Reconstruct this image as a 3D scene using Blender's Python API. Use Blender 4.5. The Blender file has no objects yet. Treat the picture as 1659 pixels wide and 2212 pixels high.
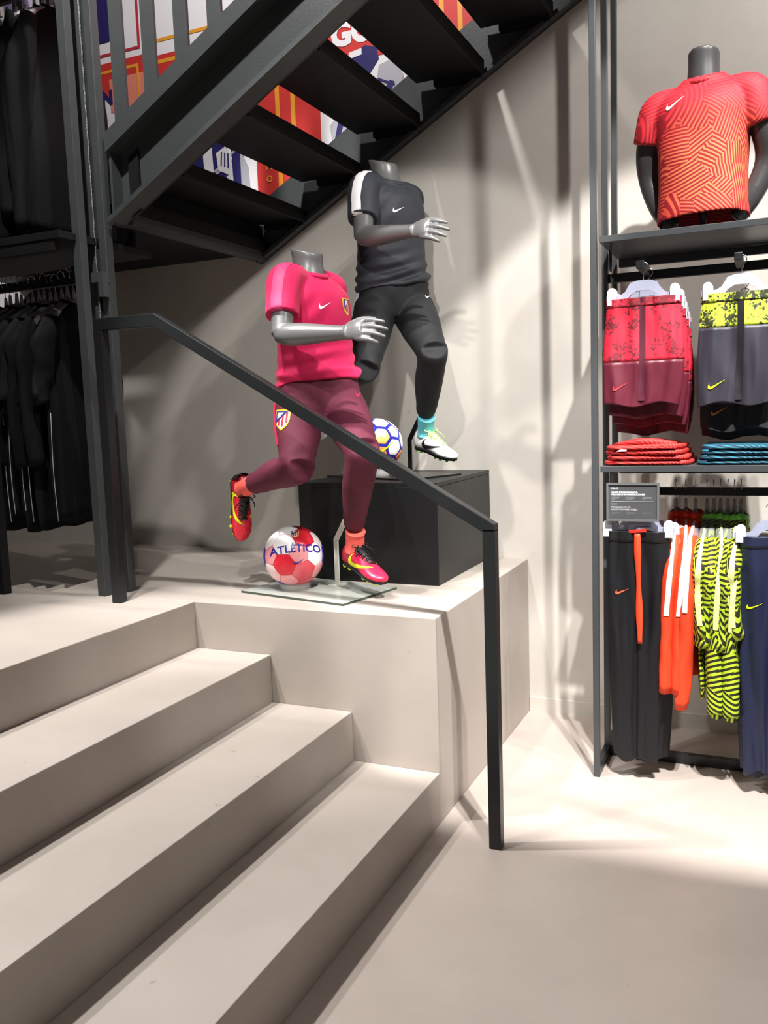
import bpy, bmesh, math, random
import numpy as np
from mathutils import Vector, Matrix, noise
from mathutils.bvhtree import BVHTree
from mathutils.geometry import tessellate_polygon

C = bpy.context.scene.collection
S = bpy.context.scene
random.seed(7)
PI = math.pi

# ------------------------------------------------------------------ camera
cam = bpy.data.objects.new('camera', bpy.data.cameras.new('camera'))
C.objects.link(cam)
def cam_matrix(loc, yaw, pitch, roll):
    cy, sy = math.cos(yaw), math.sin(yaw)
    f = Vector((-sy*math.cos(pitch), cy*math.cos(pitch), math.sin(pitch)))
    r = Vector((cy, sy, 0)); u = r.cross(f)
    cr, sr = math.cos(roll), math.sin(roll)
    r2 = cr*r+sr*u; u2 = -sr*r+cr*u
    m = Matrix((r2, u2, -f)).transposed().to_4x4()
    m.translation = loc
    return m
cam.matrix_world = cam_matrix((1.0784, -2.7935, 1.4868), 0.4247, -0.1141, -0.0345)
cam.data.sensor_fit = 'HORIZONTAL'
cam.data.sensor_width = 36.0
cam.data.lens = 1867.02/1659*36
cam.data.clip_start = 0.02
S.camera = cam

# ------------------------------------------------------------------ light and exposure
S.view_settings.view_transform = 'Standard'
S.view_settings.look = 'None'
S.view_settings.gamma = 1.0
S.view_settings.use_curve_mapping = False
S.view_settings.exposure = 0.0
S.cycles.use_denoising = True
S.cycles.max_bounces = 8
S.cycles.diffuse_bounces = 4

world = bpy.data.worlds.new('shop ambient'); S.world = world
world.use_nodes = True
world.node_tree.nodes['Background'].inputs[0].default_value = (1.0, 0.965, 0.94, 1)
world.node_tree.nodes['Background'].inputs[1].default_value = 0.11

def spot(name, loc, target, watt, angle, blend=0.25, size=0.05, col=(1.0, 0.972, 0.942)):
    l = bpy.data.lights.new(name, 'SPOT')
    l.energy = watt; l.spot_size = math.radians(angle); l.spot_blend = blend
    l.shadow_soft_size = size; l.color = col
    o = bpy.data.objects.new(name, l); C.objects.link(o)
    o.location = loc
    o.rotation_euler = (Vector(target)-Vector(loc)).to_track_quat('-Z', 'Y').to_euler()
    return o
spot('spot_light_void_front', (1.8, -2.0, 5.36), (0.6, 1.0, 0.9), 1700, 31, 0.12, 0.05)
spot('spot_light_void_floor', (1.55, -2.0, 5.36), (0.95, 0.5, 0.0), 1600, 27, 0.25, 0.04)
spot('fill_spot_torso', (2.2, -0.3, 4.4), (0.85, 1.2, 2.6), 300, 60, 0.5, 0.05)  # added fill, lifts the wall behind the torso; no fitting known there
spot('spot_light_mannequins', (0.35, -2.0, 3.35), (-0.45, 0.6, 1.7), 205, 41, 0.2, 0.04)
spot('spot_light_void_right', (3.5, -1.2, 4.9), (-0.7, 0.6, 1.1), 380, 30, 0.4, 0.05)
spot('fill_spot_stringer', (-0.7, -1.2, 4.5), (-0.9, 0.15, 2.6), 420, 50, 0.4, 0.05)  # added to brighten the stair's front face, not a known fitting
spot('spot_light_steps_back', (-1.2, -0.7, 3.4), (-0.3, -0.8, 0.3), 370, 60, 0.4, 0.05)
spot('spot_light_steps_near', (-1.6, -2.3, 3.4), (-0.5, -1.5, 0.2), 275, 66, 0.5, 0.06)
spot('fill_spot_near_floor', (1.6, -1.9, 3.4), (1.35, -1.75, 0.0), 55, 84, 0.8, 0.1)  # weak unseen fill, put in to brighten the near floor
spot('spot_light_left_wall', (-4.0, -1.0, 3.3), (-3.15, 1.25, 2.15), 130, 36, 0.4, 0.05)
spot('spot_light_mural', (-0.6, 0.1, 4.6), (-1.5, 1.25, 3.2), 200, 120, 0.6)
# ------------------------------------------------------------------ helpers
def lin(r, g, b):
    f = lambda c: (c/255/12.92) if c/255 <= 0.04045 else ((c/255+0.055)/1.055)**2.4
    return (f(r), f(g), f(b), 1.0)

MATS = {}
def mat(name, col, rough=0.6, metal=0.0, spec=0.5, noise_amt=0.0, noise_scale=8.0, bump=0.0, bump_scale=60.0,
        trans=0.0, alpha=1.0, ior=1.45, coat=0.0, sheen=0.0):
    if name in MATS: return MATS[name]
    m = bpy.data.materials.new(name); m.use_nodes = True
    nt = m.node_tree; b = nt.nodes['Principled BSDF']
    b.inputs['Base Color'].default_value = col
    b.inputs['Roughness'].default_value = rough
    b.inputs['Metallic'].default_value = metal
    b.inputs['Specular IOR Level'].default_value = spec
    b.inputs['IOR'].default_value = ior
    b.inputs['Transmission Weight'].default_value = trans
    b.inputs['Alpha'].default_value = alpha
    b.inputs['Coat Weight'].default_value = coat
    b.inputs['Sheen Weight'].default_value = sheen
    if noise_amt or bump:
        tc = nt.nodes.new('ShaderNodeTexCoord')
    if noise_amt:
        n = nt.nodes.new('ShaderNodeTexNoise'); n.inputs['Scale'].default_value = noise_scale
        n.inputs['Detail'].default_value = 5
        nt.links.new(tc.outputs['Object'], n.inputs['Vector'])
        mx = nt.nodes.new('ShaderNodeMix'); mx.data_type = 'RGBA'
        k = 1-noise_amt
        mx.inputs[6].default_value = (col[0]*k, col[1]*k, col[2]*k, 1)
        mx.inputs[7].default_value = tuple(min(1, c*(1+noise_amt)) for c in col[:3])+(1,)
        nt.links.new(n.outputs['Fac'], mx.inputs[0])
        nt.links.new(mx.outputs[2], b.inputs['Base Color'])
    if bump:
        n2 = nt.nodes.new('ShaderNodeTexNoise'); n2.inputs['Scale'].default_value = bump_scale
        n2.inputs['Detail'].default_value = 3
        nt.links.new(tc.outputs['Object'], n2.inputs['Vector'])
        bp = nt.nodes.new('ShaderNodeBump'); bp.inputs['Strength'].default_value = bump
        bp.inputs['Distance'].default_value = 0.01
        nt.links.new(n2.outputs['Fac'], bp.inputs['Height'])
        nt.links.new(bp.outputs['Normal'], b.inputs['Normal'])
    MATS[name] = m
    return m

def cement(name, col, rough):
    if name in MATS: return MATS[name]
    m = bpy.data.materials.new(name); m.use_nodes = True
    nt = m.node_tree; b = nt.nodes['Principled BSDF']
    tc = nt.nodes.new('ShaderNodeTexCoord')
    geo = nt.nodes.new('ShaderNodeNewGeometry')
    n = nt.nodes.new('ShaderNodeTexNoise'); n.inputs['Scale'].default_value = 1.6; n.inputs['Detail'].default_value = 8
    n.inputs['Roughness'].default_value = 0.62
    nt.links.new(geo.outputs['Position'], n.inputs['Vector'])
    r = nt.nodes.new('ShaderNodeValToRGB')
    r.color_ramp.elements[0].position = 0.3; r.color_ramp.elements[1].position = 0.72
    r.color_ramp.elements[0].color = (col[0]*0.9, col[1]*0.89, col[2]*0.88, 1)
    r.color_ramp.elements[1].color = (min(1, col[0]*1.08), min(1, col[1]*1.08), min(1, col[2]*1.08), 1)
    nt.links.new(n.outputs['Fac'], r.inputs[0])
    # small dark scuffs
    v = nt.nodes.new('ShaderNodeTexNoise'); v.inputs['Scale'].default_value = 26; v.inputs['Detail'].default_value = 2
    nt.links.new(geo.outputs['Position'], v.inputs['Vector'])
    r2 = nt.nodes.new('ShaderNodeValToRGB')
    r2.color_ramp.elements[0].position = 0.2; r2.color_ramp.elements[1].position = 0.27
    r2.color_ramp.elements[0].color = (0.72, 0.69, 0.66, 1); r2.color_ramp.elements[1].color = (1, 1, 1, 1)
    nt.links.new(v.outputs['Fac'], r2.inputs[0])
    mx = nt.nodes.new('ShaderNodeMix'); mx.data_type = 'RGBA'; mx.blend_type = 'MULTIPLY'; mx.inputs[0].default_value = 1
    nt.links.new(r.outputs[0], mx.inputs[6]); nt.links.new(r2.outputs[0], mx.inputs[7])
    nt.links.new(mx.outputs[2], b.inputs['Base Color'])
    b.inputs['Roughness'].default_value = rough
    bp = nt.nodes.new('ShaderNodeBump'); bp.inputs['Strength'].default_value = 0.08; bp.inputs['Distance'].default_value = 0.01
    nt.links.new(n.outputs['Fac'], bp.inputs['Height']); nt.links.new(bp.outputs['Normal'], b.inputs['Normal'])
    MATS[name] = m
    return m

def pattern(name, dark, light, centre_ink=None, scale=9.0, freq=58.0, duty=0.5, rough=0.7):
    """woven print: voronoi patches, each with its own stripe direction"""
    if name in MATS: return MATS[name]
    m = bpy.data.materials.new(name); m.use_nodes = True
    nt = m.node_tree; b = nt.nodes['Principled BSDF']; N = nt.nodes.new; L = nt.links.new
    tc = N('ShaderNodeTexCoord')
    v = N('ShaderNodeTexVoronoi'); v.inputs['Scale'].default_value = scale; v.distance = 'MANHATTAN'
    L(tc.outputs['Object'], v.inputs['Vector'])
    sp = N('ShaderNodeSeparateColor'); L(v.outputs['Color'], sp.inputs[0])
    ang = N('ShaderNodeMath'); ang.operation = 'MULTIPLY'; ang.inputs[1].default_value = PI
    L(sp.outputs[0], ang.inputs[0])
    c = N('ShaderNodeMath'); c.operation = 'COSINE'; L(ang.outputs[0], c.inputs[0])
    s = N('ShaderNodeMath'); s.operation = 'SINE'; L(ang.outputs[0], s.inputs[0])
    xyz = N('ShaderNodeSeparateXYZ'); L(tc.outputs['Object'], xyz.inputs[0])
    hx = N('ShaderNodeMath'); hx.operation = 'ADD'; L(xyz.outputs[0], hx.inputs[0]); L(xyz.outputs[1], hx.inputs[1])
    a = N('ShaderNodeMath'); a.operation = 'MULTIPLY'; L(hx.outputs[0], a.inputs[0]); L(c.outputs[0], a.inputs[1])
    d = N('ShaderNodeMath'); d.operation = 'MULTIPLY'; L(xyz.outputs[2], d.inputs[0]); L(s.outputs[0], d.inputs[1])
    e = N('ShaderNodeMath'); e.operation = 'ADD'; L(a.outputs[0], e.inputs[0]); L(d.outputs[0], e.inputs[1])
    f = N('ShaderNodeMath'); f.operation = 'MULTIPLY'; f.inputs[1].default_value = freq; L(e.outputs[0], f.inputs[0])
    g = N('ShaderNodeMath'); g.operation = 'FRACT'; L(f.outputs[0], g.inputs[0])
    h = N('ShaderNodeMath'); h.operation = 'GREATER_THAN'; h.inputs[1].default_value = duty; L(g.outputs[0], h.inputs[0])
    mx = N('ShaderNodeMix'); mx.data_type = 'RGBA'; L(h.outputs[0], mx.inputs[0])
    mx.inputs[6].default_value = dark; mx.inputs[7].default_value = light
    if centre_ink:  # printed fade: stripes take a second ink colour round a given centre
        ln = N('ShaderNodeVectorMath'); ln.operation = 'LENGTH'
        sb = N('ShaderNodeVectorMath'); sb.operation = 'SUBTRACT'; sb.inputs[1].default_value = centre_ink[1]
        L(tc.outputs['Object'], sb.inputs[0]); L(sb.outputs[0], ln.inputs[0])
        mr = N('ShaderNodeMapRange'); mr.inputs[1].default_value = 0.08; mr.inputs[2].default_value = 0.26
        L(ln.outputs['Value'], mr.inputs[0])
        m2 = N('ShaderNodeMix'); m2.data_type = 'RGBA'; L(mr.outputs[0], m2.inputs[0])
        m2.inputs[6].default_value = centre_ink[0]; m2.inputs[7].default_value = light
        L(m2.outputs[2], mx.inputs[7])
    L(mx.outputs[2], b.inputs['Base Color'])
    b.inputs['Roughness'].default_value = rough
    MATS[name] = m
    return m

def link(name, me, m=None, parent=None, smooth=False):
    o = bpy.data.objects.new(name, me); C.objects.link(o)
    if m is not None and not me.materials: me.materials.append(m)
    if parent: o.parent = parent
    if smooth: me.polygons.foreach_set('use_smooth', [True]*len(me.polygons))
    return o

def tag(o, label=None, cat=None, group=None, kind=None):
    if label: o['label'] = label
    if cat: o['category'] = cat
    if group: o['group'] = group
    if kind: o['kind'] = kind
    return o

def thing(name, label, cat, loc=(0, 0, 0), rz=0.0, group=None):
    o = bpy.data.objects.new(name, None); C.objects.link(o)
    o.empty_display_size = 0.05
    o.location = loc; o.rotation_euler = (0, 0, rz)
    return tag(o, label, cat, group)

class MB:
    """collects shapes; offset subtracts the thing's base so that parts are written in world metres"""
    def __init__(s, off=(0, 0, 0)):
        s.v = []; s.f = []; s.off = Vector(off)
    def add(s, vs, fs):
        n = len(s.v)
        s.v += [tuple(Vector(p)-s.off) for p in vs]
        s.f += [tuple(i+n for i in f) for f in fs]
    def box(s, lo, hi):
        (a, b, c), (d, e, f) = lo, hi
        s.add([(a, b, c), (d, b, c), (d, e, c), (a, e, c), (a, b, f), (d, b, f), (d, e, f), (a, e, f)],
              [(0, 3, 2, 1), (4, 5, 6, 7), (0, 1, 5, 4), (1, 2, 6, 5), (2, 3, 7, 6), (3, 0, 4, 7)])
    def bar(s, p, q, w, h, side=None, bev=0.0):
        """rectangular bar from p to q: w along side, h along the third axis"""
        p, q = Vector(p), Vector(q); d = (q-p).normalized()
        sd = Vector(side) if side else (Vector((0, 0, 1)).cross(d) if abs(d.z) < 0.95 else Vector((0, 1, 0)))
        sd = (sd-d*sd.dot(d)).normalized(); up = d.cross(sd)
        if bev:
            b = bev
            sec = [(-w/2+b, -h/2), (w/2-b, -h/2), (w/2, -h/2+b), (w/2, h/2-b), (w/2-b, h/2), (-w/2+b, h/2), (-w/2, h/2-b), (-w/2, -h/2+b)]
        else:
            sec = [(-w/2, -h/2), (w/2, -h/2), (w/2, h/2), (-w/2, h/2)]
        n = len(sec)
        vs = [e+sd*a+up*c for e in (p, q) for a, c in sec]
        fs = [(i, (i+1) % n, n+(i+1) % n, n+i) for i in range(n)]+[tuple(range(n-1, -1, -1)), tuple(range(n, 2*n))]
        s.add(vs, fs)
    def prism(s, poly, y0, y1):
        """(x, z) outline extruded from y0 to y1"""
        n = len(poly)
        vs = [(x, y, z) for y in (y0, y1) for x, z in poly]
        s.add(vs, [tuple(range(n)), tuple(range(2*n-1, n-1, -1))]+[(i, n+i, n+(i+1) % n, (i+1) % n) for i in range(n)])
    def loft(s, rings, caps=True, closed=True):
        n = len(rings[0]); vs = [p for r in rings for p in r]; fs = []
        for k in range(len(rings)-1):
            for i in range(n if closed else n-1):
                j = (i+1) % n
                fs.append((k*n+i, k*n+j, (k+1)*n+j, (k+1)*n+i))
        if caps and closed:
            fs.append(tuple(range(n-1, -1, -1)))
            fs.append(tuple(range((len(rings)-1)*n, len(rings)*n)))
        s.add(vs, fs)
    def tube(s, pts, r, n=8, caps=True):
        pts = [Vector(p) for p in pts]
        rr = r if isinstance(r, (list, tuple)) else [r]*len(pts)
        rings = []; ref = None
        for i, p in enumerate(pts):
            d = (pts[min(i+1, len(pts)-1)]-pts[max(i-1, 0)]).normalized()
            if ref is None: ref = Vector((0, 0, 1)) if abs(d.z) < 0.9 else Vector((1, 0, 0))
            a = ref-d*ref.dot(d)
            if a.length < 1e-4: a = d.orthogonal()
            a.normalize(); b = d.cross(a); ref = a
            rings.append([p+(a*math.cos(2*PI*k/n)+b*math.sin(2*PI*k/n))*rr[i] for k in range(n)])
        s.loft(rings, caps)
    def ball(s, c, r, n=12, m=8, sc=(1, 1, 1)):
        c = Vector(c); rings = []
        for j in range(1, m):
            t = PI*j/m
            rings.append([c+Vector((r*sc[0]*math.sin(t)*math.cos(2*PI*k/n), r*sc[1]*math.sin(t)*math.sin(2*PI*k/n), -r*sc[2]*math.cos(t))) for k in range(n)])
        s.loft(rings, True)
    def mesh(s, name='m'):
        me = bpy.data.meshes.new(name); me.from_pydata(s.v, [], s.f); me.update()
        bm = bmesh.new(); bm.from_mesh(me); bmesh.ops.recalc_face_normals(bm, faces=bm.faces); bm.to_mesh(me); bm.free()
        return me
    def build(s, name, m, parent=None, smooth=False, bevel=0.0):
        me = s.mesh(name)
        if bevel:
            bm = bmesh.new(); bm.from_mesh(me)
            bmesh.ops.bevel(bm, geom=[e for e in bm.edges if len(e.link_faces) == 2 and e.calc_face_angle(0) > 0.5], offset=bevel, segments=2, affect='EDGES', profile=0.5)
            bm.to_mesh(me); bm.free()
        return link(name, me, m, parent, smooth)

def catmull(pts, n):
    """smooth curve of n points per span through rows of numbers"""
    P = [np.array(p, float) for p in pts]; out = []
    for i in range(len(P)-1):
        p0, p1, p2, p3 = P[max(i-1, 0)], P[i], P[i+1], P[min(i+2, len(P)-1)]
        for k in range(n):
            t = k/n
            out.append(0.5*((2*p1)+(-p0+p2)*t+(2*p0-5*p1+4*p2-p3)*t*t+(-p0+3*p1-3*p2+p3)*t**3))
    out.append(P[-1])
    return out

def voxel(mb, size, smooth=6, factor=0.6):
    """one continuous skin round overlapping closed shapes"""
    me = mb.mesh('tmp'); o = bpy.data.objects.new('tmp', me); C.objects.link(o)
    r = o.modifiers.new('r', 'REMESH'); r.mode = 'VOXEL'; r.voxel_size = size; r.adaptivity = 0
    if smooth:
        sm = o.modifiers.new('s', 'SMOOTH'); sm.iterations = smooth; sm.factor = factor
    dg = bpy.context.evaluated_depsgraph_get()
    out = bpy.data.meshes.new_from_object(o.evaluated_get(dg))
    bpy.data.objects.remove(o); bpy.data.meshes.remove(me)
    out.materials.clear()
    return out

def displace(me, fn):
    """push every vertex along its normal by fn(position, normal)"""
    n = len(me.vertices); co = np.empty(n*3); me.vertices.foreach_get('co', co); co = co.reshape(-1, 3)
    nr = np.empty(n*3); me.vertices.foreach_get('normal', nr); nr = nr.reshape(-1, 3)
    d = fn(co, nr)
    co = co+nr*d[:, None]
    me.vertices.foreach_set('co', co.ravel()); me.update()

def bvh_of(me): return BVHTree.FromPolygons([v.co.copy() for v in me.vertices], [tuple(p.vertices) for p in me.polygons])

def poly_mesh(polys, grid):
    """flat bmesh from 2D outlines (first one outer, further ones holes when given as a list of lists), cut to a grid"""
    bm = bmesh.new()
    for loops in polys:
        loops = loops if isinstance(loops[0][0], (tuple, list)) else [loops]
        flat = [p for l in loops for p in l]
        vs = [bm.verts.new((p[0], p[1], 0)) for p in flat]
        for t in tessellate_polygon([[Vector((p[0], p[1], 0)) for p in l] for l in loops]):
            try: bm.faces.new([vs[i] for i in t])
            except ValueError: pass
    return cut(bm, grid)
def cut(bm, grid):
    if not grid: return bm
    xs = [v.co.x for v in bm.verts]; ys = [v.co.y for v in bm.verts]
    for ax, lo, hi in ((0, min(xs), max(xs)), (1, min(ys), max(ys))):
        k = int((hi-lo)/grid)
        for i in range(1, k+1):
            p = Vector((0, 0, 0)); p[ax] = lo+i*(hi-lo)/(k+1)
            nn = Vector((0, 0, 0)); nn[ax] = 1
            bmesh.ops.bisect_plane(bm, geom=bm.verts[:]+bm.edges[:]+bm.faces[:], plane_co=p, plane_no=nn)
    return bm
def text_mesh(body, size, grid, bold=0.0, align='CENTER', shear=0.0):
    cu = bpy.data.curves.new('t', 'FONT'); cu.body = body; cu.size = size; cu.align_x = align; cu.align_y = 'CENTER'
    cu.offset = bold; cu.shear = shear; cu.resolution_u = 3; cu.fill_mode = 'FRONT'
    o = bpy.data.objects.new('t', cu); C.objects.link(o)
    me = bpy.data.meshes.new_from_object(o.evaluated_get(bpy.context.evaluated_depsgraph_get()))
    bpy.data.objects.remove(o)
    bm = bmesh.new(); bm.from_mesh(me); bpy.data.meshes.remove(me)
    for v in bm.verts: v.co.z = 0
    return cut(bm, grid)

def decal(name, bm, bvh, org, ux, uy, m, parent, off=0.0015, label=None, keep=0.0):
    """print laid on a surface: the flat shape is carried along -(ux x uy) until it meets the mesh"""
    org, ux, uy = Vector(org), Vector(ux).normalized(), Vector(uy)
    uy = (uy-ux*uy.dot(ux)).normalized(); d = -ux.cross(uy)
    bad = []
    for v in bm.verts:
        p = org+ux*v.co.x+uy*v.co.y
        h = bvh.ray_cast(p-d*0.25, d, 0.6)
        if h[0] is None:
            bad.append(v); continue
        v.co = h[0]-d*off*0.6+h[1]*off*0.6
    bmesh.ops.delete(bm, geom=bad, context='VERTS')
    bmesh.ops.recalc_face_normals(bm, faces=bm.faces)
    for f in bm.faces:
        f.normal_update()
        if f.normal.dot(d) > 0: f.normal_flip()
        f.smooth = True
    me = bpy.data.meshes.new(name); bm.to_mesh(me); bm.free()
    o = link(name, me, m, parent)
    if label: o['label'] = label
    return o

def bez(p0, p1, p2, p3, n=8):
    return [tuple((1-t)**3*p0[i]+3*(1-t)**2*t*p1[i]+3*(1-t)*t*t*p2[i]+t**3*p3[i] for i in (0, 1)) for t in [k/n for k in range(n)]]
def tick(w, lift=0.0, flip=False):
    """curved tick mark, width w, centred"""
    P = [(24, 7.8), (24, 7.8), (6.442, 15.276), (6.442, 15.276)]
    out = bez((24, 7.8), (18, 10.4), (12, 12.9), (6.442, 15.276), 8)
    out += bez((6.442, 15.276), (4.986, 15.892), (3.763, 16.201), (2.774, 16.201), 6)
    out += bez((2.774, 16.201), (1.654, 16.201), (0.841, 15.816), (0.337, 15.024), 6)
    out += bez((0.337, 15.024), (-0.4, 13.7), (0.2, 11.9), (1.093, 10.628), 6)
    out += bez((1.093, 10.628), (1.56, 9.918), (2.325, 8.985), (3.39, 7.828), 6)
    out += bez((3.39, 7.828), (3.0, 8.45), (2.75, 9.07), (2.606, 9.676), 5)
    out += bez((2.606, 9.676), (2.326, 10.871), (2.578, 11.748), (3.362, 12.308), 5)
    out += bez((3.362, 12.308), (3.735, 12.569), (4.248, 12.7), (4.902, 12.7), 5)
    out += bez((4.902, 12.7), (5.424, 12.7), (6.012, 12.616), (6.666, 12.448), 5)
    k = w/24
    c, s = math.cos(lift), math.sin(lift)
    pts = [((x-12)*k*(-1 if flip else 1), (12-y)*k) for x, y in out]
    return [(x*c-y*s, x*s+y*c) for x, y in pts]

def copy_thing(o, loc=None, rz=None, label=None, group=None):
    def rec(a, par):
        c = a.copy(); C.objects.link(c); c.parent = par
        for ch in a.children: rec(ch, c)
        return c
    c = rec(o, None)
    if loc is not None: c.location = loc
    if rz is not None: c.rotation_euler = (0, 0, rz)
    if label: c['label'] = label
    if group: c['group'] = group
    return c
# ================================================================== SETTING
H = 0.19; T = 0.3445; D = 1.2679; PZ = 4*H
M_floor = cement('microcement floor', lin(182, 171, 163), 0.42)
M_wall = cement('rendered wall', lin(198, 193, 185), 0.75)
M_plinth = cement('microcement riser', lin(177, 168, 160), 0.5)
M_steel = mat('grey black painted steel', lin(62, 65, 66), 0.42, 0.0, 0.5, 0.12, 14, 0.06, 90)
M_steel_dark = mat('black painted steel', lin(22, 22, 23), 0.55, 0.0, 0.3, 0.1, 14, 0.05, 90)
M_black = mat('satin black steel', lin(27, 29, 30), 0.35)

mb = MB(); mb.box((-7, -7, -0.06), (6, 1.45, 0)); tag(mb.build('floor', M_floor), 'pale grey polished cement shop floor', 'floor', kind='structure')
mb = MB(); mb.box((-7, D, -0.06), (6, D+0.12, 5.6)); tag(mb.build('wall_back', M_wall), 'grey plastered back wall behind mannequins and stair', 'wall', kind='structure')
mb = MB(); mb.box((-5.12, -7, -0.06), (-5, D, 5.6)); tag(mb.build('wall_left', M_wall), 'grey side wall beyond the clothes rail', 'wall', kind='structure')
mb = MB(); mb.box((-5, -7, 3.55), (6, -1.412, 3.8)); tag(mb.build('ceiling', mat('ceiling paint', lin(120, 116, 112), 0.8)), 'upper floor slab over the near half of the shop', 'ceiling', kind='structure')

# raised platform with its three broad steps, one cement block
plat = thing('platform', 'raised cement display platform reached by three broad steps', 'platform'); plat['kind'] = 'structure'
mb = MB(); mb.prism([(0, 0), (0, PZ), (-5, PZ), (-5, 0)], 0.0, D)
mb.build('display_deck', M_plinth, plat, bevel=0.004)
for i in range(1, 4):
    mb = MB(); x = -(i-1)*T; x1 = -i*T if i < 4 else -5
    mb.box((-i*T-0.0, -6.5, 0), (x, -0.0005, i*H)); mb.build('step', M_plinth, plat, bevel=0.003)
mb = MB(); mb.box((-5, -6.5, 0), (-3*T-0.0005, -0.0005, PZ)); mb.build('upper_landing', M_plinth, plat, bevel=0.003)
mb = MB(); mb.box((0.002, D-0.012, 0), (6, D-0.0005, 0.07)); tag(mb.build('baseboard_back', M_wall), 'low plaster skirting at the foot of back wall', 'baseboard', kind='structure')

# ================================================================== STEEL STAIR
zl = lambda x: 3.0976+0.5655*x
stair = thing('steel_staircase', 'black steel open-tread staircase rising along the wall above the mannequins', 'staircase', (-1.4, 0.7, 2.3))
so = stair.location
X0, X1 = -1.42, 1.6
def stringer(ya, yb, web_y, hgt, xs=X0, xe=X1, fl=0.075):
    root = None
    def poly(z0, z1): return [(xs, zl(xs)+z0), (xe, zl(xe)+z0), (xe, zl(xe)+z1), (xs, zl(xs)+z1)]
    mb = MB(so); mb.prism(poly(0, hgt), web_y-0.006, web_y+0.006); w = mb.build('stringer', M_steel, stair)
    mb = MB(so); mb.prism(poly(0, 0.022), ya, yb); mb.build('lower_flange', M_steel, w)
    return w, poly
w, poly = stringer(0.085, 0.19, 0.185, 0.36)
mb = MB(so); mb.prism(poly(0.285, 0.36), 0.10, 0.19); mb.build('upper_flange', M_steel, w)
mb = MB(so); mb.prism([(X0, zl(X0)), (X0+0.012, zl(X0)), (X0+0.012, zl(X0)+0.33), (X0, zl(X0)+0.33)], 0.12, 0.185); mb.build('end_plate', M_steel, w)
mb = MB(so); mb.prism([(X0+0.06, zl(X0)+0.03), (X0+0.11, zl(X0)+0.055), (X0+0.11, zl(X0)+0.30), (X0+0.06, zl(X0)+0.27)], 0.165, 0.179); mb.build('gusset', M_steel_dark, w)
w2, _ = stringer(D-0.06, D-0.003, D-0.012, 0.30)
for k in range(0, 9):
    xb = -1.11+0.32*k; zt = 2.527+0.181*k
    mb = MB(so); mb.box((xb-0.335, 0.192, zt-0.045), (xb, D-0.065, zt)); t = mb.build('tread', M_steel_dark, stair, bevel=0.003)
    mb = MB(so); mb.box((xb-0.25, D-0.063, zt-0.07), (xb-0.02, D-0.02, zt-0.002)); mb.build('tread_bracket', M_steel_dark, t)
    mb = MB(so); mb.box((xb-0.012, 0.2, zt-0.062), (xb, D-0.075, zt-0.046)); mb.build('tread_lip', M_steel_dark, t)
# landing plate with edge beam
mb = MB(so); mb.box((-1.62, 0.192, 2.35), (-1.36, D-0.003, 2.40)); mb.box((-3.2, 0.5, 2.35), (-1.62, D-0.003, 2.40)); ld = mb.build('landing', M_steel_dark, stair)
mb = MB(so); mb.box((-1.44, 0.19, 2.305), (-1.375, D-0.02, 2.349)); mb.build('edge_beam', M_steel, ld)
mb = MB(so); mb.box((-1.405, 0.192, 2.40), (-1.395, D-0.02, 2.484)); mb.build('riser_plate', M_steel_dark, ld)
mb = MB(so); mb.box((-3.2, 0.48, 2.28), (-1.62, 0.499, 2.42)); mb.build('side_beam', M_steel_dark, ld)
# wall side plate of the flight below the landing
mb = MB(so); mb.prism([(-2.45, 2.349), (-2.93, 2.349), (-3.7, 1.85), (-3.7, 1.55), (-2.80, 2.09), (-2.52, 2.2)], D-0.05, D-0.003); mb.build('lower_stringer', M_steel_dark, stair)
# guard: flat bars and a top rail out of sight above
for i in range(9):
    x = -1.365+0.158*i
    mb = MB(so); mb.box((x-0.032, 0.146, zl(x)+0.33), (x+0.032, 0.160, zl(x)+1.25)); mb.build('baluster', M_steel, stair)
for i in range(7):
    x = -2.05-0.17*i
    mb = MB(so); mb.box((x-0.03, 0.485, 2.42), (x+0.03, 0.499, 3.62)); mb.build('baluster', M_steel_dark, stair)
mb = MB(so); mb.prism([(X0, zl(X0)+1.25), (0.2, zl(0.2)+1.25), (0.2, zl(0.2)+1.30), (X0, zl(X0)+1.30)], 0.13, 0.175); mb.build('top_rail', M_steel, stair)
mb = MB(so); mb.box((-3.2, 0.47, 3.62), (-1.62, 0.515, 3.66)); mb.build('top_rail', M_steel_dark, stair)

# column the stair hangs on
col = thing('steel_column', 'grey steel column carrying the staircase behind the handrail end', 'column', (-1.48, 0.14, PZ)); co = col.location
mb = MB(co); mb.box((-1.575, 0.09, PZ), (-1.495, 0.17, 5.2)); mb.build('box_section', M_steel, col, bevel=0.004)
mb = MB(co); mb.box((-1.495, 0.11, PZ), (-1.47, 0.14, 5.2)); mb.build('web', M_steel_dark, col)
mb = MB(co); mb.box((-1.47, 0.08, PZ), (-1.432, 0.125, 5.2)); mb.build('side_channel', M_steel, col, bevel=0.003)
mb = MB(co)
pts = [(-1.4945+0.001*math.sin(i*1.7), 0.0885+0.0012*math.sin(i*2.3), PZ+0.01+i*0.035) for i in range(100)]
mb.tube(pts, [0.0042+0.0012*math.sin(i*2.9) for i in range(100)], 6); mb.build('weld_bead', mat('weld bead', lin(120, 122, 122), 0.35, 0.6, bump=0.5, bump_scale=300), col, True)
mb = MB(co); mb.box((-1.56, 0.045, 2.06), (-1.43, 0.089, 2.10)); mb.box((-1.455, 0.045, 2.0), (-1.43, 0.079, 2.06)); mb.build('bracket', M_steel, col)

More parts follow.
